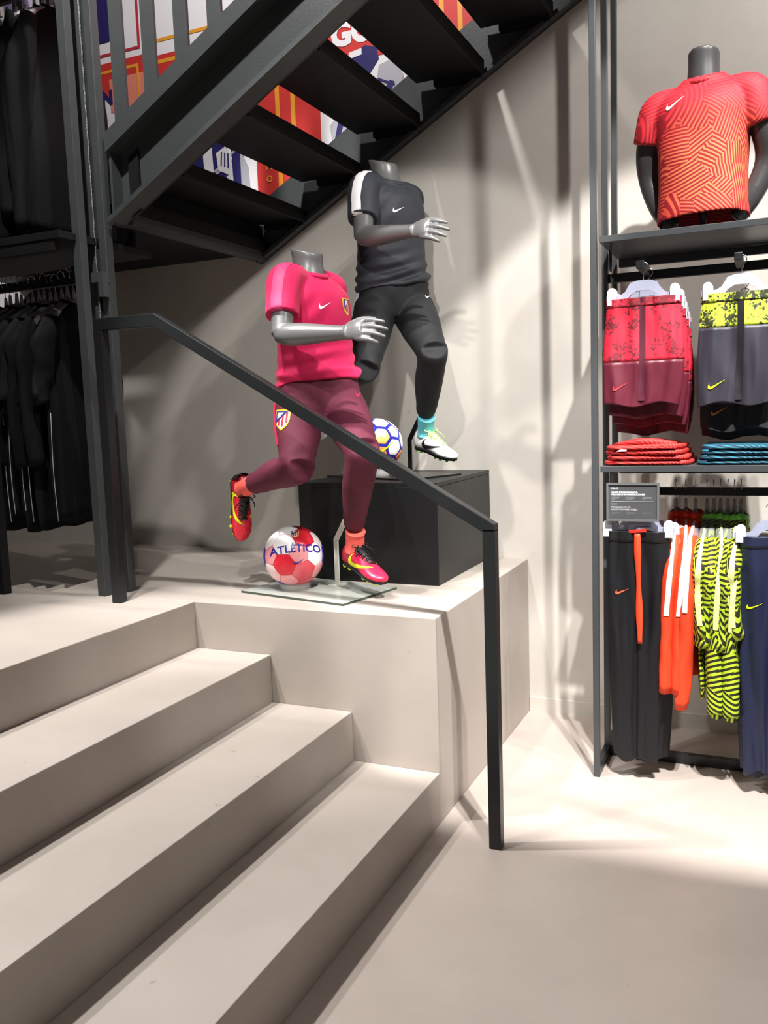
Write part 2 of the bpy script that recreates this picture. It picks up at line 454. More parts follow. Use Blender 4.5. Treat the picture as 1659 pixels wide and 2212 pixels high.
# ================================================================== WALL MURAL above the stair
mur = thing('wall_mural', 'printed red white and gold mural on the wall above the stair', 'mural', (-1.4, D, 3.2)); mo = mur.location
R_ = mat('mural red', lin(196, 48, 44), 0.6); W_ = mat('mural white', lin(226, 222, 226), 0.6)
G_ = mat('mural gold', lin(222, 150, 44), 0.5); N_ = mat('mural navy', lin(34, 28, 92), 0.6); GR_ = mat('mural grey', lin(170, 168, 178), 0.6)
DR_ = mat('mural crimson', lin(176, 44, 60), 0.6); SL_ = mat('mural rose', lin(222, 128, 112), 0.6)
yw = D-0.004
mb = MB(mo); mb.prism([(-4.2, 1.35), (-2.9, 2.25), (-2.9, 2.44), (-1.5, 2.44), (-1.4, zl(-1.4)+0.15), (0.9, zl(0.9)+0.15), (0.9, 5.5), (-4.2, 5.5)], yw, D-0.0006); mb.build('backing', W_, mur)
def clip(poly, x0=-1.6):
    g = lambda p: p[1]-(zl(p[0])+0.12) if p[0] > -1.5 else p[1]-(2.42 if p[0] > -2.9 else 1.9)
    out = []
    for i in range(len(poly)):
        a, b = poly[i], poly[(i+1) % len(poly)]; ga, gb = g(a), g(b)
        if ga >= 0: out.append(a)
        if (ga >= 0) != (gb >= 0):
            t = ga/(ga-gb); out.append((a[0]+(b[0]-a[0])*t, a[1]+(b[1]-a[1])*t))
    return out
LAY = [0]
def pr(name, poly, m, d=0.0012):
    poly = clip(poly); LAY[0] += 1; d += LAY[0]*0.00004
    mb = MB(mo); mb.prism(poly, yw-d, yw-0.0002); return mb.build(name, m, mur)
def rect(a, b, c, d): return [(a, c), (b, c), (b, d), (a, d)]
pr('red_band', rect(-1.42, -1.032, 2.46, 4.6), R_); pr('red_band', rect(-1.03, -0.56, 3.215, 4.6), R_)
pr('red_band', rect(-0.47, 0.3, 3.0, 5.2), R_); pr('red_band', rect(-2.05, -1.44, 3.2, 3.465), R_)
pr('red_band', rect(-2.62, -2.10, 3.30, 3.49), R_); pr('rose_band', rect(-2.36, -2.10, 3.22, 3.40), SL_)
pr('red_band', rect(-2.66, -2.58, 3.6, 4.6), R_); pr('red_band', rect(-3.06, -2.905, 2.0, 3.3), R_)
for x in (-1.279, -1.188, -0.371, -0.280): pr('gold_line', rect(x-0.012, x+0.012, 2.5, 4.6), G_, 0.002)
pr('gold_line', rect(-2.99, -2.96, 2.05, 3.2), G_, 0.002)
pr('gold_line', rect(-2.05, -1.5, 3.532, 3.55), G_, 0.002); pr('gold_line', rect(-2.05, -1.45, 3.42, 3.44), G_, 0.002)
pr('gold_line', rect(-2.6, -2.15, 3.435, 3.45), G_, 0.002); pr('gold_line', rect(-2.165, -2.15, 3.0, 3.435), G_, 0.002)
pr('crimson_line', rect(-2.6, -2.13, 3.525, 3.54), DR_, 0.002); pr('crimson_line', rect(-2.145, -2.13, 3.54, 4.4), DR_, 0.002)
# striped kit
for i, x in enumerate((-1.82, -1.68, -1.56)):
    pr('navy_stripe', [(x, 2.5), (x+0.075, 2.5), (x+0.06, 3.02), (x-0.02, 3.04)], N_)
for i in range(5):
    pr('fold_stripe', [(-1.80+0.06*i, 2.70+0.05*i), (-1.70+0.06*i, 2.755+0.05*i), (-1.705+0.06*i, 2.765+0.05*i), (-1.81+0.06*i, 2.712+0.05*i)], GR_, 0.003)
pr('grey_sleeve', [(-1.52, 2.5), (-1.46, 2.5), (-1.47, 2.8), (-1.52, 2.9)], GR_)
pr('kit_badge', [(-1.67, 2.90), (-1.60, 2.93), (-1.57, 2.86), (-1.60, 2.78), (-1.66, 2.81)], W_, 0.003)
for i in range(3): pr('badge_stripe', [(-1.645+i*0.022, 2.83-0.008*i), (-1.637+i*0.022, 2.83-0.008*i), (-1.630+i*0.02, 2.90-0.006*i), (-1.638+i*0.02, 2.90-0.006*i)], N_, 0.004)
# boots and shirt of the upper picture
pr('navy_shoulder', [(-0.86, 3.12), (-0.75, 3.14), (-0.70, 3.20), (-0.71, 3.255), (-0.77, 3.275), (-0.84, 3.25), (-0.89, 3.18)], N_)
pr('white_label', [(-0.86, 3.225), (-0.79, 3.235), (-0.79, 3.265), (-0.86, 3.255)], W_, 0.003)
pr('grey_cloth', [(-0.70, 3.00), (-0.60, 3.02), (-0.57, 3.10), (-0.62, 3.19), (-0.70, 3.17), (-0.72, 3.08)], GR_)
pr('navy_fold', [(-0.70, 2.98), (-0.665, 2.98), (-0.62, 3.08), (-0.645, 3.09), (-0.69, 3.03)], N_, 0.003)
pr('navy_fold', [(-0.71, 3.10), (-0.62, 3.06), (-0.618, 3.07), (-0.708, 3.112)], N_, 0.003)
pr('grey_cloth', [(-0.97, 2.84), (-0.90, 2.84), (-0.87, 2.93), (-0.93, 2.98), (-0.98, 2.93)], GR_)
pr('navy_fold', [(-0.955, 2.86), (-0.93, 2.86), (-0.90, 2.93), (-0.93, 2.95)], N_, 0.003)
pr('navy_blot', [(-2.62, 3.60), (-2.34, 3.60), (-2.30, 3.66), (-2.33, 3.75), (-2.29, 3.85), (-2.62, 3.9)], N_, 0.003)
pr('purple_blot', [(-3.1, 3.55), (-2.95, 3.55), (-2.88, 3.72), (-2.92, 3.98), (-3.1, 3.98)], mat('mural violet', lin(136, 120, 170), 0.6), 0.003)
def wall_text(body, x, z, size, m, bold=0.0, rot=0.0, name='lettering'):
    bm = text_mesh(body, size, 0, bold)
    c, s = math.cos(rot), math.sin(rot)
    for v in bm.verts: v.co = Vector((x+v.co.x*c-v.co.y*s, yw-0.0035, z+v.co.x*s+v.co.y*c))-mo
    me = bpy.data.meshes.new(name); bm.to_mesh(me); bm.free(); return link(name, me, m, mur)
wall_text('GOL', -0.80, 3.345, 0.15, W_, 0.008); wall_text('N', -2.38, 3.30, 0.10, N_, 0.006)
for i, ch in enumerate('OMO'): wall_text(ch, -1.345, 2.845-0.062*i, 0.045, G_, 0.001)
wall_text('8  4', -1.73, 3.78, 0.05, N_)
# ================================================================== HANDRAIL
rail = thing('handrail', 'black square-bar handrail beside the cement steps', 'handrail', (0.238, -0.096, 0)); ro = rail.location
ry = -0.096; rw = 0.042
A = Vector((0.238, ry, 1.105)); B = Vector((-1.06, ry, 1.868)); E_ = Vector((-1.332, ry, 1.868))
mb = MB(ro); mb.box((0.238-rw/2, ry-rw/2, 0), (0.238+rw/2, ry+rw/2, 1.098)); mb.build('post', M_black, rail, bevel=0.002)
sl = (B-A); sl.normalize()
nz = Vector((-sl.z, 0, sl.x)); nz = nz if nz.z > 0 else -nz
def seg(pa, pb): return pa, pb
hw = 0.021
# sloped bar with mitred ends
vs = []
top = lambda x: A.z+(B.z-A.z)*(x-A.x)/(B.x-A.x)+0.022
bot = lambda x: top(x)-0.050
mb = MB(ro); mb.prism([(0.238+hw, top(0.238+hw)), (-1.06, top(-1.06)), (-1.06, top(-1.06)-0.050), (0.238-hw, bot(0.238-hw)-0.001), (0.238-hw, 1.09), (0.238+hw, 1.09)], ry-hw, ry+hw); mb.build('sloped_bar', M_black, rail, bevel=0.0025)
zt = top(-1.06)
mb = MB(ro); mb.prism([(-1.06, zt), (-1.06, zt-0.050), (-1.332+hw, zt-0.046), (-1.332-hw, zt-0.046), (-1.332-hw, zt)], ry-hw, ry+hw); mb.build('level_bar', M_black, rail, bevel=0.0025)
mb = MB(ro); mb.box((-1.332-hw, ry-hw, PZ), (-1.332+hw, ry+hw, zt-0.046)); mb.build('upper_post', M_black, rail, bevel=0.002)

# ================================================================== BLACK CUBE
cube = thing('display_cube', 'large matt black display cube on the platform by the wall', 'display cube', (-0.5126, 0.92, PZ)); cu_ = cube.location
kx, ky, kw, kd, kh = -0.1846, 0.5343, 0.656, D-0.5343-0.004, 0.4332
M_cube = mat('black laminate', lin(21, 22, 23), 0.42, spec=0.4, noise_amt=0.1, noise_scale=5)
mb = MB(cu_); mb.box((kx-kw, ky, PZ), (kx, ky+kd, PZ+kh-0.019)); mb.build('carcass', M_cube, cube, bevel=0.003)
mb = MB(cu_); mb.box((kx-kw, ky, PZ+kh-0.018), (kx, ky+kd, PZ+kh)); mb.build('top_panel', M_cube, cube, bevel=0.002)
# ================================================================== MANNEQUINS
def V(*a): return np.array(a, float)
def unit(v): v = np.array(v, float); return v/np.linalg.norm(v)
def yaw(a): a = math.radians(a); return V(math.cos(a), math.sin(a), 0), V(-math.sin(a), math.cos(a), 0)

def limb(mb, pts, radii, n=20, span=5, flat=None):
    """round tapering limb through joints; both ends closed; flat = (axis vector, squash) makes it oval"""
    rows = [tuple(p)+(r,) for p, r in zip(pts, radii)]
    rows = catmull(rows, span)
    cs = [r[:3] for r in rows]; rr = [max(0.003, r[3]) for r in rows]
    rings = []; ref = None
    for i, c in enumerate(cs):
        d = unit(cs[min(i+1, len(cs)-1)]-cs[max(i-1, 0)])
        if ref is None: ref = V(0, 0, 1) if abs(d[2]) < 0.8 else V(1, 0, 0)
        a = unit(ref-d*ref.dot(d)); b = np.cross(d, a); ref = a
        ring = []
        for k in range(n):
            t = 2*PI*k/n; o = a*math.cos(t)+b*math.sin(t)
            if flat is not None:
                ax = unit(flat[0]); o = o-ax*o.dot(ax)*(1-flat[1])
            ring.append(tuple(c+o*rr[i]))
        rings.append(ring)
    mb.loft(rings, True)

def trunk(mb, rows, n=36, span=5, ex=2.35):
    """rows: centre(3), yaw degrees, half width, half depth (front), half depth (back), tilt of the ring (forward drop per m)"""
    R = catmull(rows, span); rings = []
    for r in R:
        f, l = yaw(r[3]); ring = []
        for k in range(n):
            t = 2*PI*k/n; ct, st = math.cos(t), math.sin(t)
            e = 2/ex
            a = abs(ct)**e*(1 if ct > 0 else -1); b = abs(st)**e*(1 if st > 0 else -1)
            dep = r[5] if a > 0 else r[6]
            p = V(*r[:3])+l*b*r[4]+f*a*dep
            p[2] += r[7]*a*dep+r[8]*b*r[4]
            ring.append(tuple(p))
        rings.append(ring)
    mb.loft(rings, True)

def hand(mb, wrist, knuckle, palm_n, side, scale=1.0, curl=0.5):
    """palm with four unequal bent fingers and a thumb. palm_n: direction the palm faces; side: towards the thumb"""
    d = unit(knuckle-wrist); sd = unit(side-d*np.dot(side, d)); pn = unit(np.cross(d, sd)); pn = pn if np.dot(pn, palm_n) > 0 else -pn
    s = scale; L = 0.088*s
    mb2 = mb
    limb(mb2, [wrist-d*0.01, wrist+d*0.03*s, wrist+d*0.062*s, wrist+d*0.084*s], [0.026*s, 0.031*s, 0.037*s, 0.033*s], 16, 4, (pn, 0.46))
    lens = [0.094, 0.104, 0.097, 0.078]; offs = [0.032, 0.0115, -0.0095, -0.0300]
    for i in range(4):
        b = wrist+d*(L-0.016*s-abs(offs[i])*0.22)+sd*offs[i]*s
        l = lens[i]*s; a = curl*(0.42+0.06*i); spread = sd*(offs[i]*3.2-0.20)
        p = [b-d*0.012]; dirv = unit(d+spread*0.9)
        for f_, bend in ((0.46, 0.35), (0.30, 0.6), (0.24, 0.6)):
            ang = a*bend*1.25
            dirv = unit(dirv*math.cos(ang)+pn*math.sin(ang)); p.append(p[-1]+dirv*l*f_+(d*0.012 if len(p) == 1 else 0))
        limb(mb2, p, [0.0094*s, 0.0092*s, 0.0080*s, 0.0058*s], 12, 4)
    b = wrist+d*0.022*s+sd*0.022*s+pn*0.006
    t1 = b+unit(d*0.6+sd*0.62+pn*0.5)*0.042*s; t2 = t1+unit(d*0.85+sd*0.22+pn*0.5)*0.032*s; t3 = t2+unit(d*0.95+pn*0.4)*0.026*s
    limb(mb2, [b-d*0.005, t1, t2, t3], [0.015*s, 0.0125*s, 0.0105*s, 0.0075*s], 10, 4)

M_skin = mat('satin grey mannequin', lin(108, 109, 108), 0.36, 0.2, 0.5)
def swirl(co, k, s): return np.array([noise.noise(Vector(p)*k+Vector((s, s*1.7, s*0.3))) for p in co])

def cleat(mb_by, M, toe_len=0.285, side=1):
    """football boot; local x forward from heel, y to the wearer's left, z up from the sole. returns dict of meshbuilders"""
    up = MB(); rings = []
    #        x     half w  z bottom  z top  y shift
    rows = [(0.000, 0.012, 0.018, 0.060, 0), (0.006, 0.026, 0.006, 0.082, 0), (0.030, 0.033, 0.002, 0.088, 0), (0.065, 0.034, 0.003, 0.086, 0),
            (0.100, 0.035, 0.006, 0.084, 0.001), (0.140, 0.038, 0.006, 0.072, 0.003), (0.180, 0.043, 0.002, 0.058, 0.005), (0.215, 0.045, 0.000, 0.047, 0.006),
            (0.248, 0.040, 0.001, 0.038, 0.005), (0.270, 0.028, 0.004, 0.031, 0.003), (0.283, 0.010, 0.009, 0.022, 0.001)]
    for r in catmull(rows, 4):
        ring = []
        for k in range(24):
            t = 2*PI*k/24; c, s_ = math.cos(t), math.sin(t)
            ex = 0.72 if s_ < 0 else 1.0
            yy = abs(c)**ex*(1 if c > 0 else -1)*r[1]*(1.0-0.18*max(0, s_))
            zz = (r[2]+r[3])/2+abs(s_)**(0.75 if s_ < 0 else 0.9)*(1 if s_ > 0 else -1)*(r[3]-r[2])/2
            ring.append((r[0], yy+r[4]*side*-1, zz))
        rings.append(ring)
    up.loft(rings, True)
    return up

def boot(parent, off, heel, fwd, upv, mats, side, collar=True, name='football_boot'):
    """mats: upper, heel, sole, stud, lace, mark, sock, cuff"""
    fwd = unit(fwd); upv = unit(upv-fwd*np.dot(upv, fwd)); lf = np.cross(upv, fwd)
    Mx = Matrix((Vector(fwd), Vector(lf), Vector(upv))).transposed().to_4x4(); Mx.translation = Vector(heel)-Vector(off)
    up = cleat(None, None, side=side)
    me = voxel(up, 0.0045, 3)
    me.materials.append(mats['upper'])
    me.transform(Mx); ob = link(name, me, None, parent, True)
    bv = bvh_of(me)
    def put(mb, nm, m, smooth=True, lab=None):
        q = mb.mesh(nm); q.transform(Mx); o = link(nm, q, m, ob, smooth)
        if lab: o['label'] = lab
        return o
    # sole plate
    mb = MB(); ol = []
    for x, w, y in ((0.004, 0.014, 0), (0.02, 0.028, 0), (0.06, 0.030, 0), (0.11, 0.027, 0.001), (0.16, 0.037, 0.003), (0.21, 0.043, 0.006), (0.25, 0.037, 0.005), (0.277, 0.016, 0.002)):
        ol.append((x, w, -y*side))
    rings = [[(x, y+w, 0.010-0.004), (x, y+w*0.9, -0.004), (x, y-w*0.9, -0.004), (x, y-w, 0.006), (x, y-w, 0.012), (x, y+w, 0.012)] for x, w, y in ol]
    mb.loft(rings, True); put(mb, 'sole_plate', mats['sole'])
    for x, y in ((0.022, 0.018), (0.022, -0.018), (0.06, 0.019), (0.06, -0.019), (0.175, 0.028), (0.175, -0.030), (0.215, 0.030), (0.215, -0.034), (0.248, 0.018), (0.248, -0.022)):
        mb = MB(); mb.tube([(x, y, -0.002), (x, y, -0.009), (x, y, -0.014)], [0.0085, 0.007, 0.005], 8); put(mb, 'stud', mats['stud'])
    # heel counter patch
    if 'heel' in mats:
        mb = MB(); hr = []
        for z in (0.030, 0.050, 0.070, 0.088):
            hr.append([(0.030-0.036*math.cos(t)-0.001, 0.0355*math.sin(t), z) for t in [(-1.25+2.5*k/12) for k in range(13)]])
        mb.loft(hr, False, False); put(mb, 'heel_patch', mats['heel'])
    # laces and tongue
    mb = MB(); tr = []
    for x, z, w in ((0.082, 0.096, 0.020), (0.105, 0.091, 0.019), (0.135, 0.079, 0.017), (0.165, 0.067, 0.015), (0.188, 0.0585, 0.010)):
        tr.append([(x, w, z-0.010), (x, w*0.6, z-0.001), (x, 0, z+0.001), (x, -w*0.6, z-0.001), (x, -w, z-0.010), (x, 0, z-0.016)])
    mb.loft(tr, True); put(mb, 'tongue', mats['lace'])
    mb = MB()
    for i in range(5):
        x = 0.098+0.021*i; z = 0.0955-0.0085*i; w = 0.023-0.0012*i
        mb.tube([(x, w+0.004, z-0.016), (x+0.004, w*0.55, z-0.001), (x+0.009, -w*0.55, z-0.004), (x+0.012, -w-0.004, z-0.020)], 0.0028, 6)
        mb.tube([(x, -w-0.004, z-0.016), (x+0.004, -w*0.55, z-0.001), (x+0.009, w*0.55, z-0.004), (x+0.012, w+0.004, z-0.020)], 0.0028, 6)
    for sg in (1, -1):
        mb.tube([(0.092, 0, 0.100), (0.085, sg*0.022, 0.108), (0.097, sg*0.040, 0.100), (0.104, sg*0.024, 0.096), (0.094, 0.002, 0.100)], 0.0026, 6)
        mb.tube([(0.092, 0, 0.100), (0.108, sg*0.022, 0.100), (0.128, sg*0.040, 0.086), (0.142, sg*0.046, 0.072)], 0.0025, 6)
    o = put(mb, 'laces', mats['lace']); o['kind'] = 'stuff'
    # marks on both sides
    for sg in (1, -1):
        mid = Mx @ Vector((0.155, sg*0.06, 0.036))
        ux = Vector(fwd)*(-sg) ; 
        bm = poly_mesh([tick(0.155, 0.30*(1 if sg < 0 else 1), flip=(sg > 0) != (False))], 0.012) if False else poly_mesh([tick(mats.get('mark_w', 0.15), 0.0, flip=True)], 0.012)
        # mark runs from the heel forward: long tail towards the heel
        if sg > 0:
            decal('side_mark', bm, bv, mid, -Vector(fwd)-Vector(upv)*0.12, Vector(upv), mats['mark'], ob, 0.0016)
        else:
            bm.free(); bm = poly_mesh([tick(mats.get('mark_w', 0.15))], 0.012)
            decal('side_mark', bm, bv, mid, Vector(fwd)*-1*-1-Vector(upv)*0.12*-1*-1, Vector(upv), mats['mark'], ob, 0.0016)
    return ob

def crest(parent, bv, org, ux, uy, w, grid=0.012):
    """small striped shield: gold rim, red and white stripes, blue corner"""
    h = w*1.18
    def sh(k): return [(-w/2*k, h*0.46*k), (w/2*k, h*0.46*k), (w/2*k*0.97, 0), (w*0.36*k, -h*0.28*k), (0, -h*0.5*k), (-w*0.36*k, -h*0.28*k), (-w/2*k*0.97, 0)]
    gold = mat('crest gold', lin(242, 190, 40), 0.5); white = mat('crest white', lin(236, 226, 222), 0.5); red = mat('crest red', lin(196, 40, 60), 0.5); blue = mat('crest blue', lin(38, 44, 110), 0.5)
    r = decal('crest', poly_mesh([sh(1.0)], grid), bv, org, ux, uy, gold, parent, 0.0018)
    decal('crest_field', poly_mesh([sh(0.84)], grid), bv, org, ux, uy, white, r, 0.0030)
    for i in range(3):
        x0 = w*(-0.24+0.24*i); yb = -h*(0.36-abs(-0.18+0.24*i)*0.62)
        decal('crest_stripe', poly_mesh([[(x0, yb), (x0+w*0.12, yb+(-0.02 if x0 < 0 else 0.02)*h), (x0+w*0.12, h*0.36), (x0, h*0.36)]], grid), bv, org, ux, uy, red, r, 0.0042)
    decal('crest_corner', poly_mesh([[(-w*0.41, h*0.385), (w*0.36, h*0.385), (-w*0.40, -h*0.16)]], grid), bv, org, ux, uy, blue, r, 0.0054)
    decal('crest_emblem', poly_mesh([[(-w*0.30, h*0.31), (w*0.12, h*0.31), (-w*0.10, h*0.12), (-w*0.28, h*0.02)]], grid), bv, org, ux, uy, white, r, 0.0066)
    return r

def mannequin(P, cfg):
    root = thing('running_mannequin', cfg['label'], 'mannequin', cfg['base'], 0, 'running mannequins'); off = V(*cfg['base'])
    pt, pp = cfg['torso_yaw'], cfg['pelvis_yaw']
    ft, lt = yaw(pt); fp, lp = yaw(pp)
    for k in P: P[k] = V(*P[k])
    nb, pel = P['neck_base'], P['pelvis']
    # --- body
    mb = MB(off)
    ax = nb-pel
    def sp(t): return pel+ax*t
    ym = lambda t: pp+(pt-pp)*min(1, max(0, t*1.15-0.1))
    nt = P['neck_top']
    rows = [tuple(sp(0.0)-V(0, 0, 0.045))+(pp, 0.10, 0.07, 0.07, 0, 0), tuple(sp(0.0))+(pp, 0.150, 0.095, 0.10, 0, 0), tuple(sp(0.3))+(ym(.3), 0.130, 0.085, 0.085, 0, 0),
            tuple(sp(0.62))+(pt, 0.145, 0.10, 0.09, 0, 0), tuple(sp(0.84))+(pt, 0.150, 0.09, 0.09, 0, 0), tuple(sp(0.95))+(pt, 0.10, 0.07, 0.07, 0, 0)]
    trunk(mb, rows, 28, 4)
    nd = unit(nt-nb)
    tilt = cfg.get('neck_tilt', -0.28)
    nrows = [tuple(nb-nd*0.03)+(pt, 0.082, 0.07, 0.075, -0.25, 0), tuple(nb+nd*0.018)+(pt, 0.064, 0.062, 0.064, -0.2, 0), tuple(nb+nd*0.055)+(pt, 0.060, 0.061, 0.062, tilt, 0),
             tuple(nt-nd*0.012)+(pt, 0.062, 0.066, 0.066, tilt, 0), tuple(nt)+(pt, 0.061, 0.065, 0.065, tilt, 0)]
    trunk(mb, nrows, 28, 4, 2.05)
    for s_ in ('r', 'l'):
        sh, el, wr, kn = (P[s_+'_'+k] for k in ('shoulder', 'elbow', 'wrist', 'knuckle'))
        limb(mb, [sh, sh+(el-sh)*0.35, sh+(el-sh)*0.72, el], [0.050, 0.050, 0.043, 0.040], 20, 5)
        fa = wr-el
        limb(mb, [el-unit(fa)*0.012+unit(sh-el)*0.008, el+fa*0.12, el+fa*0.32, el+fa*0.7, wr, wr+unit(kn-wr)*0.02], [0.036, 0.042, 0.042, 0.033, 0.0265, 0.027], 20, 5)
        hand(mb, wr, kn, P[s_+'_palm'], P[s_+'_thumb'], 1.05, cfg.get('curl', 1.0))
        hp, kk, an = (P[s_+'_'+k] for k in ('hip', 'knee', 'ankle'))
        limb(mb, [hp, hp+(kk-hp)*0.5, kk, kk+(an-kk)*0.35, an, an+unit(an-kk)*0.03], [0.068, 0.050, 0.028, 0.034, 0.030, 0.030], 18, 4)
    me = voxel(mb, 0.0040, 4, 0.5); me.materials.append(M_skin)
    body = link('body', me, None, root, True)
    # --- trousers
    mb = MB(off)
    rows = [tuple(pel-V(0, 0, 0.085))+(pp, 0.115, 0.095, 0.11, 0, 0), tuple(pel-V(0, 0, 0.03))+(pp, 0.165, 0.110, 0.125, 0, 0), tuple(pel+V(0, 0, 0.04))+(pp, 0.168, 0.112, 0.118, 0, 0), tuple(pel+V(0, 0, 0.12))+(pp, 0.15, 0.10, 0.10, 0, 0)]
    trunk(mb, rows, 32, 4, 2.2)
    for s_ in ('r', 'l'):
        hp, kk, an = (P[s_+'_'+k] for k in ('hip', 'knee', 'ankle'))
        sgn = 1 if s_ == 'l' else -1
        kn_f = unit((kk-hp)/np.linalg.norm(kk-hp)-(an-kk)/np.linalg.norm(an-kk))
        tc = unit(np.cross(an-kk, np.cross(kn_f, an-kk)))
        limb(mb, [hp+V(0, 0, 0.05), hp, hp+(kk-hp)*0.4, hp+(kk-hp)*0.75, kk+kn_f*0.004], [0.085, 0.100, 0.093, 0.076, 0.066], 24, 5)
        calf = -kn_f*0.012
        limb(mb, [kk+kn_f*0.004-unit(an-kk)*0.03, kk, kk+(an-kk)*0.16, kk+(an-kk)*0.40+calf, kk+(an-kk)*0.72, kk+(an-kk)*cfg['hem'][s_]], [0.060, 0.066, 0.063, 0.062, 0.050, 0.044], 24, 5)
    me = voxel(mb, 0.0058, 8)
    def fold(co, nr):
        w = np.zeros(len(co)); c = co+off
        for s_ in ('r', 'l'):
            for jn, prev, nxt, amp, frq in (('knee', 'hip', 'ankle', 0.0026, 95), ('ankle', 'knee', None, 0.0030, 110)):
                j = P[s_+'_'+jn]; d = unit(j-P[s_+'_'+prev]); r = c-j
                t = r@d; g = np.exp(-((t+0.01)/0.07)**2)*np.exp(-((r**2).sum(1)-t**2)/0.012)
                w += amp*g*np.sin(t*frq+3.0*np.sin(r@V(9, 13, 4)))
            hp = P[s_+'_hip']; r = c-hp; g = np.exp(-(r**2).sum(1)/0.012)
            w += 0.0035*g*np.sin((r@unit(lp*(1 if s_ == 'l' else -1)*0.75+V(0, 0, -0.75)))*95+2*np.sin(r@fp*20))
        return w+0.0022*swirl(c, 9, 3)+0.0012*swirl(c, 24, 8)
    displace(me, fold); me.materials.append(cfg['pants'])
    tr = link('trousers', me, None, root, True); tb = bvh_of(me)
    # --- shirt
    mb = MB(off)
    hz = cfg['hem_drop']
    rows = [tuple(sp(0.0)+V(0, 0, hz))+(pp+4, 0.176, 0.122, 0.128, cfg['hem_tilt'][0], cfg['hem_tilt'][1]), tuple(sp(0.0)+V(0, 0, hz+0.04))+(pp+6, 0.175, 0.121, 0.125, cfg['hem_tilt'][0]*0.8, cfg['hem_tilt'][1]*0.8), tuple(sp(0.26))+(ym(.26), 0.165, 0.112, 0.112, 0, 0),
            tuple(sp(0.45))+(ym(.5), 0.160, 0.112, 0.105, 0, 0), tuple(sp(0.66))+(pt, 0.172, 0.124, 0.110, 0, 0), tuple(sp(0.82))+(pt, 0.176, 0.118, 0.112, 0, 0), tuple(sp(0.92))+(pt, 0.150, 0.095, 0.100, -0.1, 0),
            tuple(sp(0.985))+(pt, 0.100, 0.078, 0.085, -0.3, 0), tuple(sp(1.035))+(pt, 0.074, 0.068, 0.076, -0.35, 0)]
    trunk(mb, rows, 40, 5, 2.3)
    for s_ in ('r', 'l'):
        sh, el = P[s_+'_shoulder'], P[s_+'_elbow']; d = el-sh
        inn = nb-sh; inn[2] = 0
        limb(mb, [sh+inn*0.55+V(0, 0, 0.012), sh+inn*0.12, sh+d*0.12, sh+d*0.4, sh+d*cfg['sleeve'][s_]], [0.055, 0.066, 0.068, 0.066, 0.064], 26, 5)
    me = voxel(mb, 0.0054, 4)
    def fold2(co, nr):
        c = co+off; w = 0.0024*swirl(c, 7, 1)+0.0012*swirl(c, 19, 5)
        t = (c-pel)@ax/(ax@ax)
        g = np.exp(-((t-0.20)/0.17)**2)
        side = (c-pel)@lt
        w += cfg['fold']*g*np.sin(112*(c[:, 2]-pel[2])-26*side+5.0*swirl(c, 4.0, 12)+10*((c-pel)@ft))*np.clip(0.55+1.2*swirl(c, 6, 21), 0.1, 1)
        for s_ in ('r', 'l'):
            a = P[s_+'_shoulder']+V(0, 0, -0.10)+(nb-P[s_+'_shoulder'])*V(0.25, 0.25, 0)+ft*0.06
            r = c-a; g = np.exp(-(r**2).sum(1)/0.007)
            w += 0.0032*g*np.sin(r@unit(lt*(1 if s_ == 'l' else -1)+V(0, 0, 0.8))*90)
        return w
    displace(me, fold2); me.materials.append(cfg['shirt'])
    st = link('shirt', me, None, root, True); sb = bvh_of(me)
    # collar band round the neck
    mb = MB(off); cr = []
    for k in range(40):
        t = 2*PI*k/40; a, b = math.cos(t), math.sin(t)
        p = nb+nd*0.016+ft*a*0.072+lt*b*0.074; p[2] += -0.32*a*0.07-0.004
        o = unit(ft*a+lt*b); cr.append([tuple(p+o*0.006-nd*0.012), tuple(p+o*0.001+nd*0.006), tuple(p-o*0.003+nd*0.004), tuple(p-o*0.004-nd*0.012)])
    cr.append(cr[0]); mb.loft(cr, False); mb.build('collar', cfg['shirt'], st, True)
    return root, off, body, tr, tb, st, sb, (ft, lt, fp, lp, nb, pel, ax)

def strip_on(name, bv, path, dirs, width, wdirs, m, parent, off, lift=0.0018, n=4):
    """ribbon laid on a surface along a path; dirs: ray directions into the surface; wdirs: across the ribbon"""
    rows = catmull([tuple(p)+tuple(d)+tuple(w) for p, d, w in zip(path, dirs, wdirs)], n)
    vs = []; fs = []; m_ = 5
    for r in rows:
        p, d, w = r[:3]-off, unit(r[3:6]), unit(r[6:9])
        for k in range(m_):
            q = p+w*(k/(m_-1)-0.5)*width
            h = bv.ray_cast(Vector(q-d*0.2), Vector(d), 0.5)
            if h[0] is None: h = bv.find_nearest(Vector(q))
            vs.append(tuple(np.array(h[0])-d*lift*0.5+np.array(h[1])*lift*0.6))
    for i in range(len(rows)-1):
        for k in range(m_-1): fs.append((i*m_+k, i*m_+k+1, (i+1)*m_+k+1, (i+1)*m_+k))
    mb = MB(); mb.add(vs, fs); return mb.build(name, m, parent, True)

